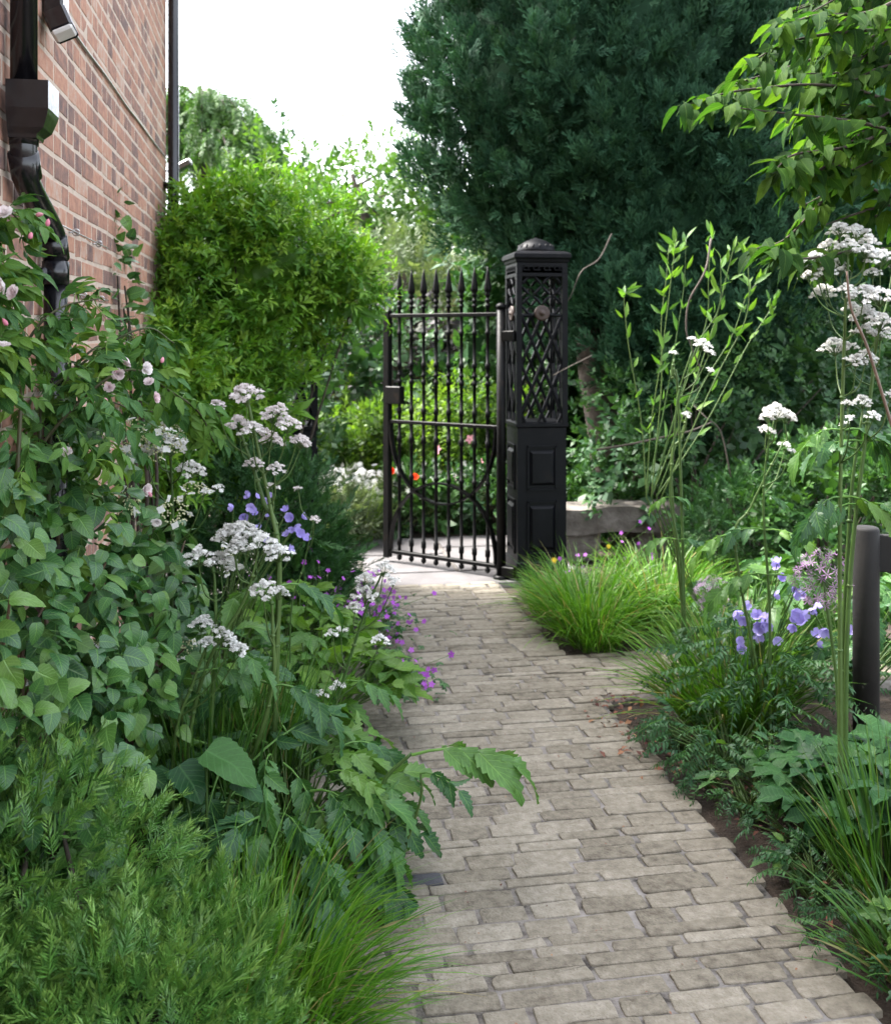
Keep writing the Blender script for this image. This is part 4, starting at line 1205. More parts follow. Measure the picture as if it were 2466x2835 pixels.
def umbel_plant(label, d, stems, heads, seed, leaves=(), petal=None, group='valerian plants', name='valerian_plant', rad0=.0075, size_k=1.12, leafS=.22, jz=.05):
    """stems: lists of pixels (1792 px view); heads: (x, y, half width px)"""
    r = np.random.default_rng(seed); petal = petal or M_WHITE
    base = dsp(*stems[0][0], d); base[2] = 0
    root = thing(name, label, 'flowering plant', base, group)
    lines = []
    for k, st in enumerate(stems):
        p = np.array([dsp(x, y, d + .02 * k) for x, y in st])
        if p[0][2] > .06:
            b = base + np.array([.03 * k, .02 * k, 0]); p = np.vstack([b, p])
        c = bez(p, 6); lines.append(c)
        g = Geo(); g.add(tube(c, np.linspace(rad0, rad0 * .45, len(c)), 7), r.random()); g.build('stem', M_STEM, root)
        for q in (0.35, .6, .85):
            node = c[int(len(c) * q)]
            gg = Geo(); gg.add(lathe([(rad0 * .6, -.006), (rad0 * 1.25, 0), (rad0 * .6, .006)], 7, node)); gg.build('node', M_STEM, root)
    g = Geo()
    for (x, y, w) in heads:
        dep = d + r.normal(0, jz)
        top = dsp(x, y, dep)
        sz = w * 1.3761 / FPX * dep / .036 * size_k
        best = None
        for c in lines:
            z = top[2] - .035 * sz
            lim = z - .06 - .75 * np.linalg.norm(c[:, :2] - top[:2], axis=1)
            s = np.abs(c[:, 2] - lim); i = int(np.argmin(s + 10 * (c[:, 2] > z)))
            cost = np.linalg.norm(c[i] - top)
            if best is None or cost < best[0]: best = (cost, c[i], c, i)
        a = best[1]; b = top - np.array([0, 0, .036 * sz])
        tilt = norm(np.array([*(top - a)[:2] * .5, 1.0 * np.linalg.norm(top - a) + .02]) + r.normal(0, .12, 3) * .1)
        mid = a + (b - a) * .5 + np.array([0, 0, -.02]) + norm(np.array([*(b - a)[:2], 0])) * .012
        g.add(tube(bez([a, mid, b], 6), np.linspace(.003, .0018, 13), 5, cap=False), r.random())
        lib = UMBEL if w > 14 else UMBEL_S
        k = r.integers(0, len(lib)); Mx = frames(tilt[None], norm(r.normal(size=(1, 3))))[0]
        ss = sz if w > 14 else sz * 1.6
        o = single('flower_head', lib[k][0], petal, Mx, b, ss, root)
        st = single('rays', lib[k][1], M_STEM, Mx, b, ss, root)
        st.parent = o; st.matrix_basis = Matrix.Identity(4)
    g.build('branches', M_STEM, root)
    for (x, y, dirx, s) in leaves:
        p = dsp(x, y, d); c = min(lines, key=lambda q: np.min(np.linalg.norm(q - p, axis=1))); i = int(np.argmin(np.linalg.norm(c - p, axis=1)))
        dr = RGT * dirx + UP * .25 - FWD * r.uniform(-.5, .6)
        single('leaf', C_VAL[r.integers(0, 4)], M_VAL, frames(norm(dr)[None], UP[None] + .2 * r.normal(size=(1, 3)))[0], c[i], s, root)
    return root

def flower_plant(name, label, loc, pts, heads_t, headS, petal, seed, group=None, stemR=.002, facing=.5, center=None, up=.5, partname='flower'):
    """flowers at the given points on thin stems from one base"""
    r = np.random.default_rng(seed)
    root = thing(name, label, 'flowering plant', loc, group)
    loc = np.asarray(loc, float); g = Geo()
    for p in pts:
        p = np.asarray(p)
        b = loc + r.normal(0, .03, 3) * [1, 1, 0]
        m_ = b + (p - b) * .5 + np.array([*(p - b)[:2] * -.15, .08 * np.linalg.norm(p - b)])
        g.add(tube(bez([b, m_, p], 6), np.linspace(stemR * 1.6, stemR, 13), 4, cap=False), r.random())
        nrm = norm(UP * up + -FWD * facing + r.normal(0, .45, 3))
        t = heads_t[r.integers(0, len(heads_t))]
        single(partname, t, petal, frames(norm(r.normal(size=(1, 3))), nrm[None])[0], p, headS * r.uniform(.8, 1.2), root)
    g.build('stems', M_STEM, root)
    return root
# ================================================================== trees and hedges behind
r = np.random.default_rng(21)
def big_tree(name, label, loc, ells, K, per, tm, S, mat, seed, trunk_pts, trunk_r, up=.3, out=.8, jitter=.4, spread=.2, limbs=10, thick=.35, lump=.2, inner=1.7, nup=.6, crown_kind=True, freq=3.0, inner_n=6, flame=0.0, ck=0.0):
    r = np.random.default_rng(seed)
    root = thing(name, label, 'tree', loc, None)
    trunk(root, trunk_pts, trunk_r)
    P, D0, Nn = clumped(ells, K, per, seed, spread, thick, lump, .1, freq, flame, bool(ck))
    n = len(P); D = norm(D0 * out + UP * up + jit(n, jitter, r)); Sz = r.uniform(S[0], S[1], n)
    if inner:
        E = np.array(ells, float).copy(); E[:, 3:] *= .78
        Pi, Ni = shell(E, n // inner_n, .5, .1, seed + 5, .1)
        P = np.vstack([P, Pi]); D = np.vstack([D, norm(Ni + jit(len(Pi), .7, r))]); Nn = np.vstack([Nn, Ni]); Sz = np.concatenate([Sz, np.full(len(Pi), S[1] * inner)])
    foliage(root, tm, P, D, norm(UP * nup + Nn * (1 - nup) + jit(len(P), .35, r)), Sz, mat, 'spray', 0, 'crown', r)
    if ck: core(root, ells, ck, mat, seed)
    tp = bez(trunk_pts, 6)
    g = Geo()
    for i in range(limbs):
        e = np.array(ells[i % len(ells)]); d = norm(r.normal(size=3) * [1, 1, .5]); tip = e[:3] + d * e[3:] * .85
        b = tp[int(len(tp) * r.uniform(.45, .95))]
        g.add(tube(bez([b, (b + tip) / 2 + r.normal(0, .1, 3) + [0, 0, -.05], tip], 6), np.linspace(trunk_r[-1] * .5 + .008, .006, 13), 6, cap=False))
    g.build('limbs', M_BARK, root)
    return root

big_tree('cypress_tree', 'huge dark blue-green cypress filling the sky above the gate pier', (2.75, 8.2, 0),
         [(2.66, 8.55, 3.85, 1.62, 1.45, 1.85), (2.75, 8.6, 5.9, 1.45, 1.4, 2.3), (3.3, 8.3, 2.6, 1.35, 1.1, 1.3), (3.3, 8.0, 1.75, 1.0, .65, .7)], 1300, 15, S_CYP, (.11, .19), M_CYP, 3,
         [(2.75, 8.2, 0), (2.62, 8.2, .8), (2.5, 8.2, 1.7), (2.6, 8.45, 3), (2.7, 8.55, 6)], [.17, .14, .13, .11, .05], up=.2, out=.9, jitter=.22, spread=.08, thick=.17, lump=.14, inner=0, nup=.3, freq=6.0, flame=.28, ck=.76)
big_tree('cypress_tree', 'paler green cypress standing behind the leafy tree at the edge', (5.7, 11.2, 0),
         [(5.6, 11.2, 3.2, 1.9, 1.6, 3.2)], 260, 9, S_CYP, (.22, .36), M_CYP2, 4,
         [(5.7, 11.2, 0), (5.7, 11.2, 3), (5.6, 11.2, 5.5)], [.2, .15, .04], up=.8, out=.6, jitter=.3, spread=.13, thick=.16, lump=.14, nup=.3, inner=0, ck=.7)
big_tree('cypress_tree', 'cypress showing in the top corner above the leafy tree', (7.6, 12.0, 0),
         [(7.6, 12.0, 4.0, 1.8, 1.6, 4.0)], 120, 9, S_CYP, (.26, .4), M_CYP2, 14,
         [(7.6, 12.0, 0), (7.6, 12.0, 3), (7.6, 12.0, 6.5)], [.2, .15, .04], up=.8, out=.6, jitter=.3, spread=.15, thick=.16, lump=.14, nup=.3, inner=0, ck=.7)
# weeping larch beyond the house corner
wl_ = thing('weeping_conifer', 'pale green weeping conifer beyond the corner of the house', 'tree', (-1.3, 17.2, 0))
trunk(wl_, [(-1.3, 17.2, 0), (-1.25, 17.2, 3), (-1.35, 17.2, 5.7)], [.22, .16, .03])
Ps, Ds = [], []; g = Geo()
for i in range(46):
    h = r.uniform(1.2, 5.5); a = r.uniform(0, 6.283); L = (2.1 * (1 - (h / 6.1) ** 3) + .35) * r.uniform(.75, 1.15)
    b = np.array([-1.3, 17.2, h]); dv = np.array([math.cos(a), math.sin(a), 0])
    bp = bez([b, b + dv * L * .5 + UP * (.22 + .1 * r.random()), b + dv * L + UP * (-.35 - .3 * r.random())], 14)
    g.add(tube(bp, np.linspace(.035, .006, len(bp)), 4, cap=False))
    for q in bp[4:]:
        for _ in range(3):
            n_ = r.integers(2, 4); p = q + r.normal(0, .09, 3); dd_ = norm(dv * .45 + r.normal(0, .3, 3) + [0, 0, -.75])
            for k in range(n_):
                Ps.append(p + dd_ * .17 * k); Ds.append(norm(dd_ + [0, 0, -.35 * k]))
Ps, Ds = np.array(Ps), np.array(Ds)
qx, _, _ = project(Ps); kp = (qx > 440) | (r.random(len(Ps)) < .15); Ps, Ds = Ps[kp], Ds[kp]
foliage(wl_, S_WEEP, Ps, Ds, r.normal(size=Ps.shape), r.uniform(.24, .36, len(Ps)), M_LARCH, 'shoot', 0, 'crown', r)
g.build('boughs', M_BARK, wl_)

big_tree('broadleaf_tree', 'sunlit broadleaf tree with gaps of sky beyond the gate', (1.15, 15.2, 0),
         [(1.25, 15.2, 3.15, 1.7, 1.3, 1.15), (.2, 15.6, 2.7, 1.1, 1.0, .95), (2.3, 15.4, 2.6, 1.1, 1.0, 1.0)], 300, 9, S_FAR, (.18, .3), M_BACK, 6,
         [(1.2, 15.2, 0), (1.15, 15.2, 1.2), (1.3, 15.2, 2.8), (1.0, 15.2, 4.0)], [.16, .13, .1, .03], spread=.2, thick=.5, lump=.4, inner=0, limbs=16, freq=5)
big_tree('broadleaf_tree', 'low darker tree between the weeping conifer and the broadleaf tree', (-.3, 19.5, 0),
         [(-.2, 19.5, 3.0, 1.8, 1.3, 1.9), (1.6, 20.5, 2.6, 1.8, 1.2, 1.8)], 260, 8, S_FAR, (.25, .4), M_HEDGE, 7,
         [(-.3, 19.5, 0), (-.3, 19.5, 1.5), (-.4, 19.5, 3.6)], [.18, .14, .03], spread=.2, thick=.4, lump=.3)
shrub('shrub', 'silvery green feathery shrub behind the spear tops of the gate', 'shrub', (1.35, 12.6, 0), [(1.4, 12.6, 2.0, .85, .6, .75), (2.0, 12.6, 1.6, .6, .6, .8)], 900, S_WEEP, (.2, .34), M_SILVER, 31, up=.9, out=.4, K=120, spread=.1, thick=.5, lump=.3)
shrub('shrub', 'dusky purple-leaved shrub behind the spear tops of the gate', 'shrub', (1.25, 11.6, 0), [(1.15, 11.6, 1.35, .75, .5, .62)], 700, S_FAR, (.16, .26), M_PURPLEBUSH, 32, K=90, spread=.1)
HED = [('tall dark hedge closing the garden far beyond the gate', (0.0, 17.4), (12.0, .9, 2.3), 1100), ('dark shady hedge under the big cypress', (4.3, 10.2), (5.2, .9, 2.7), 1400)]
for i, (lab, (cx, cy), (sx, sy, sz), n) in enumerate(HED):
    hr = thing('hedge', lab, 'hedge', (cx, cy, 0))
    g = Geo(); g.add(box((cx, cy, sz * .45), (sx * .96, sy * .45, sz * .85))); g.build('core', M_HEDGE, hr, smooth=False)
    P = np.column_stack([cx + sx * (r.random(n * 2) - .5), cy - sy * .5 + r.normal(0, .12, n * 2), sz * r.random(n * 2) ** .9])
    top = r.random(n * 2) < .25
    P[top, 1] = cy + sy * (r.random(top.sum()) - .5); P[top, 2] = sz + r.normal(0, .14, top.sum())
    D = norm(np.tile([0, -.8, .5], (n * 2, 1)) + jit(n * 2, .5, r)); D[top] = norm(np.array([0, -.2, 1]) + jit(top.sum(), .4, r))
    foliage(hr, S_FAR, P, D, norm(UP + jit(n * 2, .5, r)), r.uniform(.2, .34, n * 2), M_HEDGE, 'sprig', 0, 'foliage', r)

# dark laurel-like shrubs beside and behind the gate
shrub('shrub', 'dark evergreen shrub in shade seen through the upper gate bars', 'shrub', (1.1, 9.9, 0), [(1.15, 10.4, .85, .95, .6, .95), (.3, 10.6, .8, .8, .6, .9)], 1300, S_FAR, (.14, .22), M_HEDGE, 33, K=160, spread=.08)
shrub('shrub', 'dark evergreen shrub in shade behind the left iron pier', 'shrub', (-.35, 8.8, 0), [(-.5, 8.9, 1.0, .9, .7, 1.0)], 900, S_FAR, (.14, .22), M_HEDGE, 34, K=120, spread=.08)
shrub('shrub', 'dark evergreen shrub in shade behind the post and cypress trunk', 'shrub', (3.6, 9.2, 0), [(3.2, 9.2, .95, 1.1, .6, 1.0), (4.6, 8.8, 1.0, 1.1, .7, 1.1)], 1500, S_FAR, (.14, .22), M_HEDGE, 35, K=180, spread=.09)
shrub('shrub', 'yellow-green twiggy shrub glowing behind the cypress trunk', 'shrub', (2.35, 8.9, 0), [(2.15, 9.0, 1.0, .3, .25, .45)], 260, S_FAR, (.06, .1), M_BOX, 36, thick=.6, inner=False)

# sunny border inside the gate
k = 0
where = ['behind the white daisies', 'seen through the middle gate bars', 'seen through the bars beside the lock', 'seen through the bars near the hinge']
for i in range(16):
    yy = r.uniform(8.9, 9.9); f_ = (i + .5) / 16
    xx = yy * (0.02 + .21 * f_)
    hgt = r.uniform(.75, 1.2)
    w_ = where[min(3, int(f_ * 4.0))]
    root = thing('perennial', '%s lime-green perennial from the house side %s' % (('first', 'second', 'third', 'fourth')[i % 4], w_), 'plant', (xx, yy, 0), 'sunny border inside the gate')
    P, D = [], []; g = Geo()
    for s in range(9):
        b = np.array([xx, yy, 0]) + r.normal(0, .06, 3) * [1, 1, 0]; tp = b + np.array([r.normal(0, .13), r.normal(0, .1), hgt * r.uniform(.7, 1.05)])
        c = bez([b, (b + tp) / 2 + r.normal(0, .03, 3), tp], 8); g.add(tube(c, np.linspace(.006, .003, len(c)), 4, cap=False), r.random())
        for q in c[2:]:
            P.append(q); D.append(norm(np.array([r.normal(), r.normal(), .5])))
        P.append(tp); D.append(UP)
    P, D = np.array(P), np.array(D)
    foliage(root, S_FAR, P, D, norm(UP + jit(len(P), .3, r)), r.uniform(.12, .2, len(P)), M_LIMEY if i % 3 else M_BACK, 'sprig', 0, 'foliage', r)
    g.build('stems', M_STEM, root)
for i, (x, y, ry_, lab) in enumerate([(.5, 8.2, .4, 'white daisies massed beside the open gate'), (1.35, 8.6, .3, 'white daisies glimpsed through the gate bars')]):
    pts = [np.array([x, y, .1]) + np.array([ry_ * r.normal(0, .5), .3 * r.normal(0, .5), r.uniform(.25, .45)]) for _ in range(150 if i == 0 else 25)]
    fp_ = flower_plant('daisy_clump', 'mound of ' + lab, (x, y, 0), pts, [DAISY], .034, M_WHITE, 40 + i, 'daisy clumps', up=.8, facing=.6)
    leaf_t_, tn = grass_t(300, .38, .9, .006, 5 + i, (0, 0), .9, ry_, 5, .5)
    g = Geo(); g.add(leaf_t_.xf(np.eye(3), (x, y, 0))); g.A[-1] = tn; tag(g.build('foliage', M_SILVER, fp_), kind='stuff')
flower_plant('poppy', 'two orange-red poppies behind the gate brace', (.8, 8.0, 0), [at(1086, 1303, 8.0), at(1147, 1326, 8.0)], [POPPY], .036, M_RED, 44, facing=1.2)
flower_plant('pink_flower', 'scattered pink flowers seen through the lower gate bars', (1.4, 8.7, 0), [at(1212, 1247, 8.6), at(1335, 1277, 8.6), at(1252, 1327, 8.6), at(1098, 1480, 8.4), at(1300, 1215, 8.8)], [GERAN], .04, M_BUDP, 45, facing=1.2)
for i, (x, y, lab, mt, rr_, S_) in enumerate([(1.05, 8.35, 'low green mound seen through the lower gate bars', M_BOX, .34, S_FAR), (1.75, 8.4, 'low dark mound behind the hinge of the gate', M_HEDGE, .4, S_FAR), (.42, 7.95, 'grey-leaved low mound by the latch end of the gate', M_SILVER, .24, S_WEEP), (2.3, 8.0, 'leafy green mound behind the iron pier', M_HEDGE, .5, S_FAR)]):
    shrub('low_shrub', lab, 'shrub', (x, y, 0), [(x, y, .15, rr_, .28, .3 + .12 * (i == 3))], 330, S_, (.09, .15), mt, 50 + i, K=50, spread=.05)
tuft('yellow-green grass tuft in front of the white daisies', (.62, 7.95, 0), 110, .5, .5, .004, 60, M_LIMEY, droop=.5)

# ================================================================== left bed
ARCH_E = [(-.16, 6.35, 1.93, .64, .48, .52), (-.5, 6.15, 1.25, .42, .4, .62), (.38, 6.3, 1.92, .2, .22, .2), (-.2, 6.15, 1.15, .22, .22, .42), (-.58, 5.75, 1.2, .18, .4, .55), (-.25, 6.3, 2.2, .4, .32, .28)]
arch = shrub('climbing_shrub', 'big rounded bright green climber smothering the left iron pier', 'shrub', (-.12, 6.4, 0),
      ARCH_E, 5000, S_ARCH, (.06, .115), M_ARCH, 61, up=.35, out=.7, jitter=.45, single_n=250, thick=.38, lump=.3, leafname='sprig', K=700, spread=.06)
core(arch, ARCH_E, .5, M_ARCH, 61, .2)
shrub('ivy', 'narrow strand of ivy climbing the bricks beside the green climber', 'climber', (-.70, 4.9, 0), [(-.68, 4.9, 1.15, .06, .28, .75), (-.69, 4.6, 1.7, .035, .08, .5)], 260, L_HEART, (.045, .075), M_HYD, 62, up=.1, out=.6, thick=.6, single_n=120, leafname='leaf', inner=False)
shrub('conifer_shrub', 'feathery dark green conifer mound at the foot of the climber', 'shrub', (.0, 5.75, 0),
      [(-.14, 5.75, .42, .46, .42, .5), (.14, 5.7, .2, .22, .3, .28)], 2100, S_YEWFINE, (.095, .16), M_DARKYEW, 63, up=.55, out=.7, jitter=.3, single_n=200, leafname='shoot', K=420, spread=.04)
# foreground yew
yew = shrub('yew_bush', 'dense low yew bush filling the near corner of the left bed', 'shrub', (-.5, 2.25, 0),
      [(-.74, 2.36, .30, .50, .40, .46), (-.38, 2.08, .10, .42, .32, .33), (-.22, 2.3, .06, .22, .36, .28), (-.85, 2.05, .2, .4, .35, .38)], 5200, S_YEW, (.05, .092), M_YEW, 64, up=.55, out=.75, jitter=.38, single_n=290, leafname='shoot', thick=.32, lump=.12, normal_up=.55, holes=[(at(270, 2470, 2.0), (.13, .14, .05)), (at(560, 2690, 2.0), (.07, .1, .045)), (at(60, 2420, 2.0), (.1, .12, .04))])

# hydrangea
hy_loc = (-.6, 2.95, 0)
hyd = thing('hydrangea', 'lacecap hydrangea with broad heart-shaped leaves against the house wall', 'shrub', hy_loc)
rr = np.random.default_rng(70)
E_h = [(-.64, 2.95, .82, .36, .50, .54), (-.40, 3.35, .62, .2, .38, .42), (-.62, 2.62, .62, .30, .3, .42), (-.68, 2.45, .85, .2, .35, .48)]
P, Nn = shell(E_h, 2500, .42, .2, 71, .12)
ok = P[:, 0] > -.72; P, Nn = P[ok], Nn[ok]; n = len(P)
D = norm(Nn * .55 + UP * -.45 - FWD * .25 + jit(n, .6, rr))
Pi = np.column_stack([rr.uniform(-.70, -.60, 380), rr.uniform(2.2, 3.7, 380), rr.uniform(.15, 1.35, 380)])
P = np.vstack([P, Pi]); Nn = np.vstack([Nn, np.tile([.8, -.5, .2], (380, 1))]); n = len(P)
D = np.vstack([D, norm(np.tile([.1, -.3, -.8], (380, 1)) + jit(380, .4, rr))])
foliage(hyd, L_HEART, P, D, norm(Nn * .6 + UP * .75 - FWD * .2 + jit(n, .45, rr)), rr.uniform(.036, .068, n), M_HYD, 'leaf', 290, 'foliage', rr, L_HEART_LO)
g = Geo()
for i in range(26):
    e = np.array(E_h[i % 4]); d = norm(rr.normal(size=3) * [1, 1, .7]); tip = e[:3] + d * e[3:] * .9
    g.add(tube(bez([np.array([-.6 + rr.normal(0, .06), 2.95 + rr.normal(0, .1), 0]), e[:3] * .5 + tip * .3 + np.array([-.6, 2.95, .1]) * .2, tip], 6), np.linspace(.009, .003, 13), 5, cap=False))
g.build('stems', M_REDTWIG, hyd)
def lace_t(seed):
    q = np.random.default_rng(seed); F = []
    for i in range(70):
        a, s = q.random() * 6.28, math.sqrt(q.random()) * .042
        F.append(ball_floret(.0032).xf(np.eye(3), (s * math.cos(a), s * math.sin(a), .012 * (1 - (s / .042) ** 2) + q.normal(0, .003))))
    return merge(F)
LACE = [lace_t(s) for s in range(3)]
for i, (x, y, d) in enumerate([(345, 880, 3.0), (262, 872, 3.05), (300, 905, 3.0), (238, 925, 2.95), (42, 1405, 2.5), (362, 1300, 3.05), (15, 1065, 2.6), (352, 1030, 3.1), (395, 985, 3.2), (190, 1300, 2.85), (455, 1125, 3.2), (255, 1010, 3.0)]):
    p = dsp(x, y, d); nrm = norm(np.array([.3, -.7, .7]) + rr.normal(0, .25, 3)); Mx = frames(norm(rr.normal(size=(1, 3))), nrm[None])[0]
    o = single('flower_head', LACE[i % 3], M_CREAM, Mx, p, 1.15, hyd)
    for j in range(5):
        a = j * 1.256 + rr.normal(0, .3)
        q = p + Mx @ np.array([.045 * math.cos(a), .045 * math.sin(a), .004])
        s_ = single('sepal', SEPAL4, M_WHITE, frames(norm(rr.normal(size=(1, 3))), (nrm + rr.normal(0, .3, 3))[None])[0], q, .015, hyd)

# rose with arching canes
rose = thing('rose_bush', 'pale pink climbing rose with long arching canes over the downpipe', 'rose bush', (-.62, 2.75, 0))
canes = [[(-60, 1150), (40, 860), (180, 720), (290, 660), (350, 690)], [(-20, 1050), (120, 850), (250, 745), (340, 785), (400, 830), (430, 890)], [(-40, 1000), (20, 800), (60, 680), (120, 620), (200, 600)],
         [(-60, 800), (-10, 600), (20, 440), (50, 395), (80, 420)], [(-60, 900), (10, 680), (0, 520), (40, 470)], [(-30, 1050), (90, 860), (150, 740), (215, 690), (270, 720)],
         [(-40, 1100), (60, 930), (160, 830), (230, 810), (330, 870)], [(-60, 1050), (20, 930), (80, 820), (140, 770), (200, 780)], [(-60, 760), (-20, 640), (20, 560), (70, 530)], [(-80, 900), (-30, 760), (20, 690), (60, 700)]]
P, D = [], []; g = Geo()
for i, c in enumerate(canes):
    dd = (2.55 + .5 * rr.random() if i > 1 else 2.75) if i not in (3, 4, 8, 9) else 2.22 + .05 * (i % 3)
    q = bez([dsp(x, y, dd + .06 * k) for k, (x, y) in enumerate((u_ - (35 if i in (3, 4, 8, 9) else 0), v_ + (30 if i in (3, 4) else 0)) for u_, v_ in c)], 8)
    q[:, 0] = np.maximum(q[:, 0], -.66)
    g.add(tube(q, np.linspace(.006, .002, len(q)), 6), rr.random())
    tn = norm(np.gradient(q, axis=0))
    for k in range(5, len(q)):
        for _ in range(1 if k % 3 else 2):
            sd = norm(np.cross(tn[k], rr.normal(size=3))); P.append(q[k]); D.append(norm(sd + tn[k] * .35 + UP * rr.uniform(-.5, .25) - FWD * .15))
P, D = np.array(P), np.array(D)
Pf, Nf = shell([(-.60, 2.75, 1.36, .22, .40, .26)], 130, .6, .3, 77); ok = Pf[:, 0] > -.7
P = np.vstack([P, Pf[ok]]); D = np.vstack([D, norm(Nf[ok] + jit(ok.sum(), .5, rr) - UP * .2)])
foliage(rose, C_ROSE, P, D, norm(UP - .35 * FWD + jit(len(P), .35, rr)), rr.uniform(.085, .125, len(P)), M_ROSELF, 'leaf', 290, 'foliage', rr)
g.add(tube([(-.6, 2.8, 0), (-.62, 2.7, .6), dsp(-40, 1050, 2.7)], [.012, .01, .008], 6))
g.build('canes', M_DKSTEM, rose)
for (x, y, d, s) in [(258, 722, 2.75, 1.1), (292, 742, 2.75, 1), (10, 572, 2.5, 1.1), (30, 590, 2.5, 1), (238, 752, 2.75, .9), (10, 430, 2.5, 1), (292, 985, 2.9, 1), (315, 1048, 2.9, .8), (132, 912, 2.7, .9), (220, 780, 2.8, .8), (310, 800, 2.75, .9), (5, 700, 2.5, 1), (300, 770, 2.8, .8)]:
    p = dsp(x, y, 2.3 if x < 70 else d); nrm = norm(-FWD * .9 + UP * .4 + RGT * .3 + rr.normal(0, .35, 3))
    single('flower', ROSES[rr.integers(0, 3)], M_ROSEP, frames(norm(rr.normal(size=(1, 3))), nrm[None])[0], p, .02 * s, rose)
for (x, y, d) in [(72, 432, 2.55), (95, 455, 2.55), (232, 752, 2.75), (325, 730, 2.75), (60, 480, 2.5), (210, 800, 2.75), (305, 1000, 2.9), (15, 655, 2.5)]:
    single('bud', BUD, M_BUDP, frames(norm(UP + rr.normal(0, .5, 3))[None], FWD[None])[0], dsp(x, y, 2.3 if x < 120 else d), .02, rose)

# valerians on the left
umbel_plant('tall pinkish-white valerian with a thick ribbed stem in the middle of the left bed', 3.1, [[(523, 1545), (556, 1300), (562, 1130), (548, 1040), (512, 870), (497, 800)], [(560, 1130), (530, 1010), (505, 930), (480, 860)]],
            [(496, 785, 32), (438, 812, 19), (548, 828, 24), (578, 848, 24), (482, 846, 24), (508, 858, 24), (543, 880, 26), (604, 884, 20), (512, 928, 18), (553, 938, 18), (548, 975, 14), (596, 880, 16), (560, 818, 18), (530, 868, 16)], 80, [(562, 1190, 1, .2), (560, 1185, -1, .2), (552, 1390, 1, .24), (556, 1380, -1, .26)], M_BLUSH, rad0=.0095, size_k=1.0)
umbel_plant('wide white valerian heads low in the left bed', 3.0, [[(380, 1500), (420, 1330), (490, 1210), (520, 1110)], [(432, 1330), (432, 1180), (428, 1140)], [(540, 1420), (548, 1260), (545, 1195)]],
            [(470, 1070, 34), (515, 1085, 36), (560, 1105, 24), (400, 1112, 26), (445, 1125, 30), (475, 1100, 18), (530, 1178, 24), (560, 1188, 18), (490, 1060, 24)], 81, [(420, 1340, -1, .2), (432, 1300, 1, .2)], M_WHITE)
umbel_plant('small white valerian heads in front of the hydrangea', 2.95, [[(350, 1500), (390, 1370), (430, 1260)]], [(405, 1248, 22), (445, 1272, 20), (480, 1300, 18), (415, 1290, 16), (462, 1288, 16)], 82, [(395, 1370, -1, .17), (395, 1360, 1, .2)], M_WHITE)
umbel_plant('slim white valerian leaning over the edge of the path', 3.5, [[(660, 1480), (690, 1370), (735, 1230), (768, 1155)]], [(770, 1138, 20), (733, 1160, 16), (790, 1166, 14), (735, 1190, 22), (713, 1218, 15), (686, 1266, 14), (762, 1285, 16), (676, 1375, 14), (650, 1392, 10), (670, 1270, 12)], 83, [(690, 1380, 1, .2)], M_WHITE)
umbel_plant('white valerian heads rising behind the rose canes', 3.25, [[(345, 1250), (348, 1050), (342, 905)]], [(345, 885, 30), (318, 880, 20), (380, 938, 24), (295, 908, 18), (372, 895, 16), (330, 868, 22), (410, 985, 12), (440, 978, 12)], 84, (), M_WHITE)
umbel_plant('lone small valerian head beside the blue flowers', 3.9, [[(585, 1240), (610, 1140), (630, 1050)]], [(632, 1040, 11), (600, 980, 8)], 85, (), M_BLUSH, rad0=.004)
# foliage of the left bed
leaf_clump('valerian_clump', 'clump of large drooping toothed leaves spilling onto the path', 'plant', (.02, 3.08, 0), 46, .44, .24, (.16, .26), C_VAL, M_VAL, 90, up=.45, group='leafy clumps in the left bed')
leaf_clump('valerian_clump', 'blue-green leaf clump around the thick valerian stem', 'plant', (-.12, 3.1, 0), 40, .42, .34, (.2, .32), C_VAL, M_VAL, 91, up=.5, group='leafy clumps in the left bed')
leaf_clump('valerian_clump', 'blue-green leaf clump between the yew and the path', 'plant', (.0, 2.8, 0), 26, .24, .2, (.13, .2), C_VAL, M_VAL, 92, up=.4, group='leafy clumps in the left bed')
leaf_clump('leafy_clump', 'bright green leaf clump beside the magenta flowers', 'plant', (.12, 4.1, 0), 90, .42, .36, (.08, .13), L_PALM + L_TOOTH, M_BRIGHT, 93, up=.3, group='leafy clumps in the left bed')
leaf_clump('leafy_clump', 'bright green leaf clump behind the slim valerian', 'plant', (.05, 4.7, 0), 90, .45, .36, (.08, .13), L_PALM + L_TOOTH, M_BRIGHT, 94, up=.3, group='leafy clumps in the left bed')
leaf_clump('leafy_clump', 'mid green leaf clump below the blue flowers', 'plant', (-.28, 4.1, 0), 80, .5, .34, (.08, .13), L_TOOTH, M_VAL, 95, up=.3, group='leafy clumps in the left bed')
leaf_clump('leafy_clump', 'mid green leaf clump at the foot of the hydrangea', 'plant', (-.25, 3.55, 0), 70, .5, .3, (.07, .12), L_HEART, M_VAL, 96, up=.3, group='leafy clumps in the left bed')
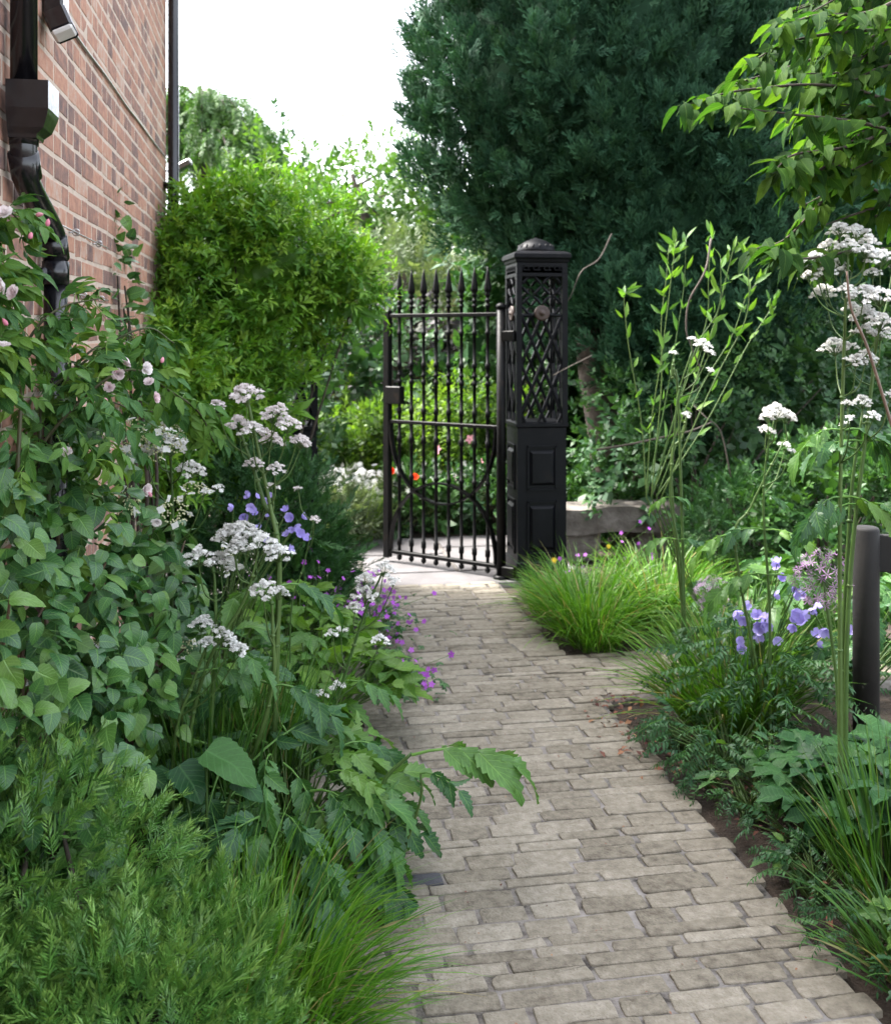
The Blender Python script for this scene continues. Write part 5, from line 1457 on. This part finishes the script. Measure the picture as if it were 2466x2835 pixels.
# one long leaf reaching over the path
ov = thing('valerian_plant', 'single long toothed leaf reaching out over the path', 'plant', (.3, 2.95, 0))
b0, b1 = at(1060, 2170, 2.95), at(1140, 2085, 2.95)
g = Geo(); g.add(tube(bez([(.3, 2.95, 0), (.3, 2.95, .2), b0, b1], 6), np.linspace(.008, .005, 19), 6)); g.build('stalk', M_STEM, ov)
single('leaf', C_VAL[1], M_VAL, frames(norm(RGT * 1 + UP * .42 - FWD * .1)[None], UP[None] - .3 * FWD[None])[0], b1, .34, ov)
g = Geo(); g.add(tube(bez([(.3, 2.95, 0), at(1160, 2230, 2.9), at(1165, 2140, 2.9)], 6), np.linspace(.005, .003, 13), 6)); g.build('stalk', M_STEM, ov)
single('leaf', C_VAL[2], M_VAL, frames(norm(RGT * .5 + UP * .35 - FWD * .5)[None], UP[None] - .3 * FWD[None])[0], at(1165, 2140, 2.9), .15, ov)
bl = thing('large_leaf_plant', 'broad rounded leaf lying between the yew and the thick stem', 'plant', (-.2, 2.8, 0))
for (x, y, s, dx) in ((415, 1510, .17, 1.0), (360, 1540, .12, .4), (470, 1570, .1, 1.0)):
    p = dsp(x, y, 2.75); g = Geo(); g.add(tube(bez([(-.2, 2.8, 0), (np.array([-.2, 2.8, .1]) + p) / 2, p], 5), .004, 5)); g.build('stalk', M_STEM, bl)
    single('leaf', L_BROAD, M_DKLEAF, frames(norm(RGT * dx - UP * .3 - FWD * .25)[None], (UP - FWD * .15)[None])[0], p, s * .95, bl)
# grasses left
tuft('long green grass flopping from under the yew onto the path', (-.04, 2.5, 0), 420, .42, .8, .0038, 100, M_GRASS, lean=(1.2, -.15), up=.65, base=.13, droop=.9)
tuft('thin grass flopping onto the path at the bottom of the picture', (-.02, 2.25, 0), 300, .38, .75, .0038, 101, M_GRASS, lean=(1.0, -.2), up=.7, base=.10, droop=1.0)
tuft('wispy grass ends beside the large toothed leaves', (.02, 2.76, 0), 170, .38, .8, .0034, 102, M_GRASS, lean=(1.1, 0), up=.7, base=.08, droop=.9)
tuft('upright dark grass behind the yew', (-.22, 3.2, 0), 330, .62, .35, .005, 103, M_GRASSD, up=1.0, base=.13, droop=.5)
tuft('upright dark grass around the thick valerian stem', (-.05, 3.4, 0), 220, .55, .4, .005, 104, M_GRASSD, up=1.0, base=.12, droop=.6)
# blue and magenta flowers left
pts = [dsp(x, y, 4.2) + rr.normal(0, .02, 3) for x, y in [(465, 1022), (505, 1018), (520, 1030), (535, 1020), (490, 1035), (515, 1045), (545, 1010), (530, 1060), (545, 1045), (560, 1075), (575, 1055), (590, 1050), (600, 1065), (585, 1080), (570, 1040), (600, 1040), (555, 1000), (565, 1068), (595, 1078), (510, 1008), (590, 1035), (578, 1090)]]
flower_plant('blue_flower_plant', 'lavender-blue flower cluster in front of the dark conifer mound', (-.25, 4.25, 0), pts, [BELL], .023, M_BLUE, 110, 'blue flowers', facing=1.0)
def geranium(label, loc, n, sx, sy, h0, h1, seed):
    q = np.random.default_rng(seed); loc = np.array(loc, float)
    pts = [loc + np.array([q.normal(0, sx), q.normal(0, sy), q.uniform(h0, h1)]) for _ in range(n)]
    f = flower_plant('geranium', label, loc, pts, [GERAN], .0145, M_MAGENTA, seed, 'magenta geraniums', stemR=.0012, facing=.8)
    P = loc + np.column_stack([q.normal(0, sx * .8, n * 3), q.normal(0, sy * .8, n * 3), q.uniform(.02, h1 * .6, n * 3)])
    foliage(f, L_PALM, P, norm(jit(n * 3, 1, q) * [1, 1, .3] + UP * .3), norm(UP + jit(n * 3, .3, q)), q.uniform(.015, .03, n * 3), M_FERN, 'leaf', 0, 'foliage', q)
geranium('magenta geranium frothing over the path edge near the gate', (.42, 5.3, 0), 120, .14, .25, .06, .3, 111)
geranium('magenta geranium with trailing stems lying on the path', (.50, 4.6, 0), 45, .12, .16, .03, .16, 112)
geranium('magenta geranium against the dark conifer mound', (.15, 5.15, 0), 45, .2, .12, .12, .48, 113)

# ================================================================== right bed
tuft('bright green grass tuft beside the iron pier', (1.64, 5.36, 0), 750, .47, 1.1, .005, 120, M_GRASS, lean=(.0, -.35), up=.85, base=.2, droop=1.5)
tuft('bright green grass tuft next to the stone block', (2.1, 5.5, 0), 750, .48, 1.1, .005, 121, M_GRASS, lean=(.2, -.35), up=.9, base=.18, droop=1.5)
tuft('small grass tuft at the corner of the side path', (1.58, 5.08, 0), 300, .34, .9, .0035, 122, M_GRASS, lean=(0, -.4), up=.7, base=.12, droop=1.0)
tuft('wide grass tuft below the lavender-blue flowers', (1.8, 3.95, 0), 600, .52, .9, .005, 123, M_GRASS, lean=(-.35, -.15), up=.9, base=.18, droop=1.2)
tuft('grass tuft behind the blue flowers and the post', (2.1, 4.45, 0), 360, .5, .7, .0045, 124, M_GRASSD, up=.95, base=.15, droop=.8)
tuft('grass tuft leaning over the path edge in the near corner', (1.66, 2.62, 0), 200, .46, .65, .005, 125, M_GRASSD, lean=(-.3, -.2), up=.95, base=.1, droop=.7)
tuft('weedy grass at the path edge below the corner tuft', (1.55, 2.3, 0), 150, .3, .8, .0045, 126, M_GRASSD, lean=(-.3, 0), up=.7, base=.1, droop=.9)
tuft('grass fringe between the bright tuft and the path', (1.52, 5.75, 0), 260, .24, .8, .0045, 129, M_GRASS, lean=(-.2, -.3), up=.8, base=.12, droop=.9)
tuft('grass fringe in front of the iron pier', (1.62, 6.05, 0), 260, .24, .7, .004, 127, M_GRASSD, lean=(0, -.3), up=.95, base=.14, droop=.7)
tuft('grass fringe in front of the stone block', (2.7, 6.3, 0), 300, .3, .7, .0045, 128, M_GRASSD, lean=(0, -.3), up=.95, base=.2, droop=.7)

umbel_plant('tall white valerian with many domed heads in front of the leafy tree', 3.1, [[(1690, 1450), (1690, 1000), (1700, 640), (1706, 520)], [(1702, 1350), (1715, 1100), (1745, 850), (1765, 660), (1770, 600)], [(1696, 1350), (1712, 1000), (1735, 830)]],
            [(1690, 455, 24), (1720, 462, 28), (1745, 480, 22), (1668, 488, 22), (1705, 490, 26), (1740, 500, 24), (1640, 520, 32), (1660, 545, 26), (1690, 530, 30), (1625, 548, 18), (1770, 512, 30), (1795, 520, 26), (1755, 545, 18), (1660, 580, 26), (1700, 578, 20), (1735, 585, 32), (1770, 590, 32), (1740, 625, 32), (1770, 640, 30), (1715, 615, 22), (1680, 690, 30), (1705, 695, 22), (1720, 720, 24), (1740, 712, 24), (1735, 660, 26), (1770, 665, 24), (1735, 803, 22), (1705, 808, 14), (1755, 832, 16), (1710, 838, 13), (1700, 850, 12), (1790, 790, 16)], 86, [(1690, 870, -1, .2), (1690, 875, 1, .22), (1735, 880, 1, .2), (1735, 1000, 1, .24), (1690, 1000, -1, .2), (1690, 1010, 1, .2), (1738, 1005, -1, .2), (1735, 880, -1, .2)], M_WHITE, rad0=.0085, jz=.06, size_k=.88)
umbel_plant('spindly valerian with five small heads in front of the dark shrubs', 4.4, [[(1372, 1170), (1362, 1085), (1348, 1000), (1355, 900), (1364, 795), (1392, 705)], [(1364, 800), (1352, 760), (1356, 722)], [(1350, 960), (1372, 880), (1380, 838)]], [(1355, 708, 9), (1391, 680, 10), (1411, 688, 15), (1424, 706, 11), (1425, 741, 9), (1381, 831, 10)], 87, [(1350, 1000, -1, .1), (1350, 1000, 1, .1), (1362, 1085, 1, .16), (1362, 1085, -1, .16)], M_WHITE, rad0=.007)
umbel_plant('slender valerian with a flat white head standing in the right bed', 3.9, [[(1548, 1230), (1536, 1040), (1540, 930), (1558, 840)], [(1480, 1110), (1510, 1020), (1575, 890)]], [(1560, 822, 24), (1545, 832, 16), (1578, 832, 18), (1546, 862, 13), (1540, 858, 12), (1578, 892, 13), (1590, 905, 9)], 88, [(1536, 1060, -1, .2), (1536, 1060, 1, .22), (1495, 1080, -1, .2), (1537, 1000, 1, .1), (1540, 1150, 1, .25), (1540, 1150, -1, .25)], M_WHITE, rad0=.0065)

def bare(name, label, pts, rad_, mat, d, cat='stem'):
    q = bez([dsp(x, y, d + dz) for x, y, dz in pts], 6); g = Geo(); g.add(tube(q, np.linspace(rad_, rad_ * .55, len(q)), 6)); return tag(g.build(name, mat), label, cat)
bare('dead_stalk', 'reddish bare stalk slanting in front of the tall white valerian', [(1990, 1600, 0), (1900, 1200, 0), (1792, 850, 0), (1745, 700, 0), (1712, 620, 0), (1703, 545, 0)], .0055, M_REDTWIG, 2.85)
bare('dead_twig', 'bent bare twig in front of the dark cypress', [(1430, 480, .1), (1418, 545, 0), (1386, 605, 0), (1380, 660, 0), (1388, 690, 0), (1410, 745, 0)], .0055, M_TWIG, 4.9, 'twig')
bare('dead_twig', 'pale bare twig beside the cap of the iron pier', [(1230, 470, .2), (1205, 520, .1), (1170, 545, 0), (1150, 590, 0), (1142, 605, 0)], .006, M_TWIG, 6.9, 'twig')
bare('dead_twig', 'long pale dry branch low behind the right bed', [(1200, 905, .1), (1260, 895, 0), (1330, 880, 0), (1385, 868, 0), (1430, 850, .1)], .009, M_TWIG, 6.6, 'twig')
bare('dead_twig', 'dry twig crossing the lattice of the iron pier', [(1190, 715, .1), (1150, 735, 0), (1112, 755, -.1)], .004, M_TWIG, 6.4, 'twig')
bare('dead_twig', 'short dry twig pointing up from the long dry branch', [(1470, 960, .0), (1450, 870, 0), (1420, 840, 0), (1395, 815, .1)], .005, M_TWIG, 6.4, 'twig')

# lime stems of everlasting pea in front of the cypress
pea = thing('everlasting_pea', 'lime-green scrambling stems with paired leaves before the cypress', 'plant', (2.25, 5.2, 0))
P, D = [], []; g = Geo()
pst = [[(1300, 1000), (1290, 850), (1265, 700), (1255, 600), (1262, 590)], [(1300, 1000), (1340, 800), (1360, 680), (1375, 580), (1380, 480)], [(1310, 1000), (1370, 800), (1420, 650), (1425, 560), (1430, 470)], [(1320, 1000), (1400, 800), (1470, 680), (1500, 600), (1530, 560)], [(1320, 1000), (1420, 850), (1500, 700), (1545, 630), (1560, 600)], [(1310, 1000), (1330, 780), (1330, 650), (1340, 560), (1345, 500)], [(1310, 1000), (1380, 820), (1440, 640), (1460, 560), (1475, 500)], [(1300, 1000), (1310, 850), (1330, 720), (1350, 560), (1360, 480)], [(1330, 1000), (1440, 760), (1500, 640), (1505, 540), (1500, 510)], [(1310, 1000), (1350, 860), (1400, 700), (1445, 620), (1450, 520)]]
for i, c in enumerate(pst):
    dd = 5.0 + rr.uniform(-.15, .25); q = bez([dsp(x, y, dd) for x, y in c], 7)
    g.add(tube(np.vstack([[2.25, 5.2, 0], q]), np.linspace(.0036, .0018, len(q) + 1), 5), rr.random())
    tn = norm(np.gradient(q, axis=0))
    for k in range(6, len(q), 3):
        for s in (-1, 1) if rr.random() < .8 else (1,):
            P.append(q[k] + rr.normal(0, .01, 3)); D.append(norm(RGT * s * rr.uniform(.2, 1.1) + tn[k] * .8 + UP * .3 + FWD * rr.normal(0, .6) + rr.normal(0, .2, 3)))
    for k in (len(q) - 1, len(q) - 2):
        P.append(q[k]); D.append(norm(tn[k] + rr.normal(0, .3, 3)))
P, D = np.array(P), np.array(D)
foliage(pea, [leaf_t(1, .26, lance, 4, 3, .3, .15, seed=i) for i in range(3)], P, D, norm(-FWD + jit(len(P), .5, rr)), rr.uniform(.05, .105, len(P)), M_BRIGHT, 'leaf', 200, 'foliage', rr)
g.build('stems', M_STEM, pea)

# blue flowers, alliums, ferny and palmate leaves on the right
pts = [dsp(x, y, 4.0) + rr.normal(0, .025, 3) for x, y in [(1568, 1150), (1580, 1165), (1572, 1178), (1590, 1180), (1560, 1190), (1602, 1170), (1490, 1220), (1485, 1240), (1497, 1232), (1525, 1235), (1545, 1240), (1535, 1255), (1548, 1262), (1530, 1270), (1540, 1250), (1475, 1290), (1468, 1302), (1482, 1312), (1560, 1275), (1575, 1280), (1625, 1225), (1640, 1235), (1650, 1245), (1632, 1250), (1645, 1220), (1655, 1270), (1690, 1258), (1645, 1290), (1515, 1285), (1590, 1235), (1600, 1228), (1610, 1190), (1585, 1195), (1620, 1165)]]
flower_plant('blue_flower_plant', 'lavender-blue flowers nodding beside the allium and the post', (1.95, 4.0, 0), pts, [BELL], .027, M_BLUE, 130, 'blue flowers', facing=1.0)
leaf_clump('ferny_clump', 'ferny blue-green foliage under the lavender-blue flowers', 'plant', (1.9, 3.85, 0), 95, .5, .34, (.14, .22), C_FERN, M_FERN, 131, up=.5, group='ferny clumps')
leaf_clump('ferny_clump', 'ferny foliage hanging over the path edge below the grass', 'plant', (1.6, 3.55, 0), 50, .22, .24, (.1, .17), C_FERN, M_FERN, 132, up=.35, group='ferny clumps')
leaf_clump('ferny_clump', 'small ferny weeds at the path edge by the dead leaves', 'plant', (1.53, 3.2, 0), 40, .16, .16, (.07, .12), C_FERN, M_FERN, 133, up=.3, group='ferny clumps', hmin=.04)
leaf_clump('leafy_clump', 'broad lobed leaves in front of the wooden post', 'plant', (1.8, 3.05, 0), 44, .26, .3, (.07, .12), L_PALM, M_DKLEAF, 134, up=.3, group='leafy clumps in the right bed')
leaf_clump('leafy_clump', 'bright lobed leaves at the foot of the wooden post', 'plant', (1.9, 2.95, 0), 14, .34, .2, (.07, .11), L_PALM, M_DKLEAF, 135, up=.5, group='leafy clumps in the right bed', hmin=.2)
leaf_clump('leafy_clump', 'low lobed leaves behind the corner grass tuft', 'plant', (1.95, 2.75, 0), 46, .4, .34, (.08, .13), L_PALM, M_DKLEAF, 136, up=.3, group='leafy clumps in the right bed')
leaf_clump('leafy_clump', 'dark weeds in the near corner of the right bed', 'plant', (1.75, 2.25, 0), 60, .25, .28, (.05, .09), L_TOOTH, M_VAL, 137, up=.3, group='leafy clumps in the right bed')
leaf_clump('valerian_clump', 'divided leaves at the foot of the slender valerian', 'plant', (2.45, 4.75, 0), 40, .5, .34, (.18, .26), C_VAL, M_VAL, 138, up=.5, group='leafy clumps in the right bed')
leaf_clump('valerian_clump', 'divided leaves at the foot of the tall white valerian', 'plant', (2.4, 4.1, 0), 46, .7, .4, (.2, .32), C_VAL, M_VAL, 139, up=.5, group='leafy clumps in the right bed')
leaf_clump('leafy_clump', 'little seedling weeds along the near path edge', 'plant', (1.5, 2.85, 0), 24, .1, .1, (.035, .06), L_TOOTH, M_VAL, 140, up=.3, group='leafy clumps in the right bed', hmin=.02)
for q_, (x_, y_, lb_) in enumerate([(1.5, 3.75, 'ferny sprigs over the path edge beside the dead leaves'), (1.5, 3.45, 'ferny sprigs over the path edge below the dead leaves'), (1.5, 2.72, 'ferny sprigs over the path edge above the corner grass'), (1.5, 2.42, 'ferny sprigs over the path edge under the corner grass')]):
    leaf_clump('ferny_clump', lb_, 'plant', (x_, y_, 0), 38, .15, .13, (.07, .13), C_FERN, M_FERN, 160 + q_, up=.3, group='ferny clumps', hmin=.03)
leaf_clump('ferny_clump', 'ferny weeds hiding the soil beside the corner grass tuft', 'plant', (1.6, 2.95, 0), 34, .2, .2, (.08, .14), C_FERN, M_FERN, 144, up=.35, group='ferny clumps', hmin=.04)
leaf_clump('leafy_clump', 'dark leafy weeds between the ferny clumps and the lobed leaves', 'plant', (1.66, 3.3, 0), 60, .24, .22, (.045, .08), L_TOOTH, M_VAL, 145, up=.3, group='leafy clumps in the right bed', hmin=.03)
leaf_clump('leafy_clump', 'dark leafy weeds at the very bottom of the right bed', 'plant', (1.62, 2.12, 0), 70, .2, .22, (.04, .075), L_TOOTH, M_FERN, 146, up=.3, group='leafy clumps in the right bed', hmin=.03)
leaf_clump('leafy_clump', 'tall dark leaves rising behind the corner grass tuft', 'plant', (2.0, 2.5, 0), 70, .5, .34, (.07, .12), L_TOOTH + L_PALM, M_VAL, 147, up=.4, group='leafy clumps in the right bed')
for i, (x, y, rp, d, sx, sy, lab) in enumerate([(1655, 1163, 56, 3.6, 1690, 1480, 'large mauve allium globe beside the wooden post'), (1432, 1195, 36, 4.6, 1440, 1330, 'fading mauve allium globe among the grasses')]):
    c = dsp(x, y, d); b = dsp(sx, sy, d); b[2] = 0
    al = thing('allium', lab, 'flowering plant', b)
    s = rp * 1.3761 / FPX * d
    o = single('flower_head', ALLIUM[0], M_ALLIUM, np.eye(3), c, s, al); q = single('rays', ALLIUM[1], M_STEM, np.eye(3), c, s, al); q.parent = o; q.matrix_basis = Matrix.Identity(4)
    g = Geo(); g.add(tube(bez([b, (b + c) / 2 + [.02, 0, 0], c], 8), .006, 7)); g.build('stem', M_STEM, al)
flower_plant('yellow_flower', 'small yellow flower heads in the grass by the pier', (1.75, 6.2, 0), [at(1533, 1552, 6.0), at(1685, 1513, 6.2)], [DAISY], .02, M_YELLOW, 141, facing=1.0)
flower_plant('yellow_flower', 'tiny yellow flower head below the lavender-blue flowers', (1.95, 3.9, 0), [at(2163, 1832, 3.85)], [DAISY], .014, M_YELLOW, 142, facing=1.0)
pts = [at(x, y, 6.3) + rr.normal(0, .03, 3) for x, y in [(1720, 1467), (1792, 1452), (1800, 1468), (1725, 1505), (1770, 1508), (1575, 1541), (1618, 1543), (1583, 1590), (1632, 1572), (1655, 1572), (1735, 1552), (1782, 1536), (1806, 1536), (1545, 1555)]]
flower_plant('geranium', 'tiny violet flowers scattered before the stone block', (2.0, 6.3, 0), pts, [GERAN], .014, M_MAGENTA, 143, 'magenta geraniums', stemR=.0012, facing=1.0)

shrub('box_shrub', 'round feathery green shrub behind the slender valerian', 'shrub', (2.95, 6.3, 0), [(2.95, 6.3, .3, .36, .33, .4)], 900, S_YEWFINE, (.08, .13), M_DARKYEW, 150, up=.6, K=130, spread=.045)
shrub('box_shrub', 'leafy green shrub behind the wooden post', 'shrub', (3.3, 5.9, 0), [(3.35, 5.9, .45, .5, .42, .5), (3.9, 5.7, .5, .5, .4, .55)], 1300, S_ROUND, (.08, .13), M_BOX, 151, up=.5, K=260, spread=.05, single_n=120)
shrub('box_shrub', 'dark leafy shrub in the shade behind the everlasting pea', 'shrub', (3.0, 7.2, 0), [(2.9, 7.4, .7, .8, .5, .8), (3.9, 7.2, .8, .8, .5, .95)], 1500, S_FAR, (.09, .15), M_HEDGE, 152, K=200, spread=.06)
shrub('box_shrub', 'low leafy shrub under the long dry branch', 'shrub', (2.75, 7.65, 0), [(2.75, 7.65, .35, .5, .25, .5)], 700, S_ROUND, (.07, .12), M_BOX, 153, K=100, spread=.05)

# leafy tree at the right edge
tr = thing('leafy_tree', 'young leafy tree with drooping branches hanging in from the edge', 'tree', (2.35, 3.1, 0))
trunk(tr, [(2.35, 3.1, 0), (2.3, 3.1, 1.2), (2.2, 3.15, 2.4), (2.25, 3.2, 4.2)], [.045, .035, .028, .015])
g = Geo(); P, D = [], []
br = [[(1900, 250), (1700, 175), (1500, 180), (1375, 212)], [(1900, 60), (1750, 60), (1600, 80), (1500, 130)], [(1900, 350), (1760, 330), (1660, 400), (1580, 480), (1520, 500)], [(1900, -40), (1700, -10), (1570, 30)], [(1900, 160), (1700, 110), (1540, 150), (1470, 170)], [(1900, 440), (1740, 440), (1640, 540)], [(1900, 300), (1750, 250), (1600, 230), (1470, 215)], [(1900, 380), (1780, 390), (1680, 330), (1600, 380)], [(1900, 520), (1760, 500), (1620, 520), (1560, 500)], [(1900, -60), (1760, 20), (1640, 30), (1560, 60)], [(1900, 210), (1720, 290), (1600, 310), (1560, 340)]]
for i in range(60):
    y0 = rr.uniform(-180, 440); br.append([(1950, y0), (1800, y0 + rr.uniform(-60, 20)), (rr.uniform(1580, 1700), y0 + rr.uniform(-20, 110))])
for i, c in enumerate(br):
    d0 = rr.uniform(2.75, 3.5) if i < 11 else rr.uniform(3.1, 4.3); q = bez([dsp(x, y, d0 + .1 * (len(c) - k)) for k, (x, y) in enumerate(c)], 9)
    g.add(tube(q, np.linspace(.008, .002, len(q)), 5), rr.random())
    tn = norm(np.gradient(q, axis=0))
    for k in range(4, len(q)):
        for s in ((1, -1) if k % 4 else (1, -1, .5)):
            P.append(q[k] + rr.normal(0, .008, 3)); D.append(norm(tn[k] * .8 + np.cross(tn[k], UP) * s * .9 + UP * rr.uniform(-.75, -.1) + rr.normal(0, .25, 3)))
P, D = np.array(P), np.array(D)
foliage(tr, L_CHERRY, P, D, norm(UP + jit(len(P), .35, rr)), rr.uniform(.06, .1, len(P)), M_TREE, 'leaf', 290, 'crown', rr, L_CHERRY_LO)
g.build('limbs', M_BARK, tr)

# fallen leaves by the side path
g = Geo(); n = 170
P = np.column_stack([rr.normal(1.44, .1, n), rr.uniform(3.5, 4.35, n), rr.uniform(.018, .035, n)])
g.inst(L_ROUND[0], frames(rr.normal(size=(n, 3)) * [1, 1, .15], norm(UP + jit(n, .35, rr))), P, rr.uniform(.015, .04, n))
P = np.column_stack([rr.uniform(1.42, 1.75, 120), rr.uniform(2.2, 3.5, 120), rr.uniform(.04, .07, 120)])
g.inst(L_ROUND[1], frames(rr.normal(size=(120, 3)) * [1, 1, .15], norm(UP + jit(120, .35, rr))), P, rr.uniform(.015, .035, 120))
P = np.column_stack([rr.uniform(.3, 1.4, 170), rr.uniform(2.2, 6.3, 170), rr.uniform(.018, .021, 170)])
g.inst(L_ROUND[0], frames(rr.normal(size=(170, 3)) * [1, 1, .1], norm(UP + jit(170, .25, rr))), P, rr.uniform(.004, .013, 170))
tag(g.build('fallen_leaves', M_LITTER), 'reddish dead leaves littering the edge of the right bed', 'leaves', None, 'stuff')
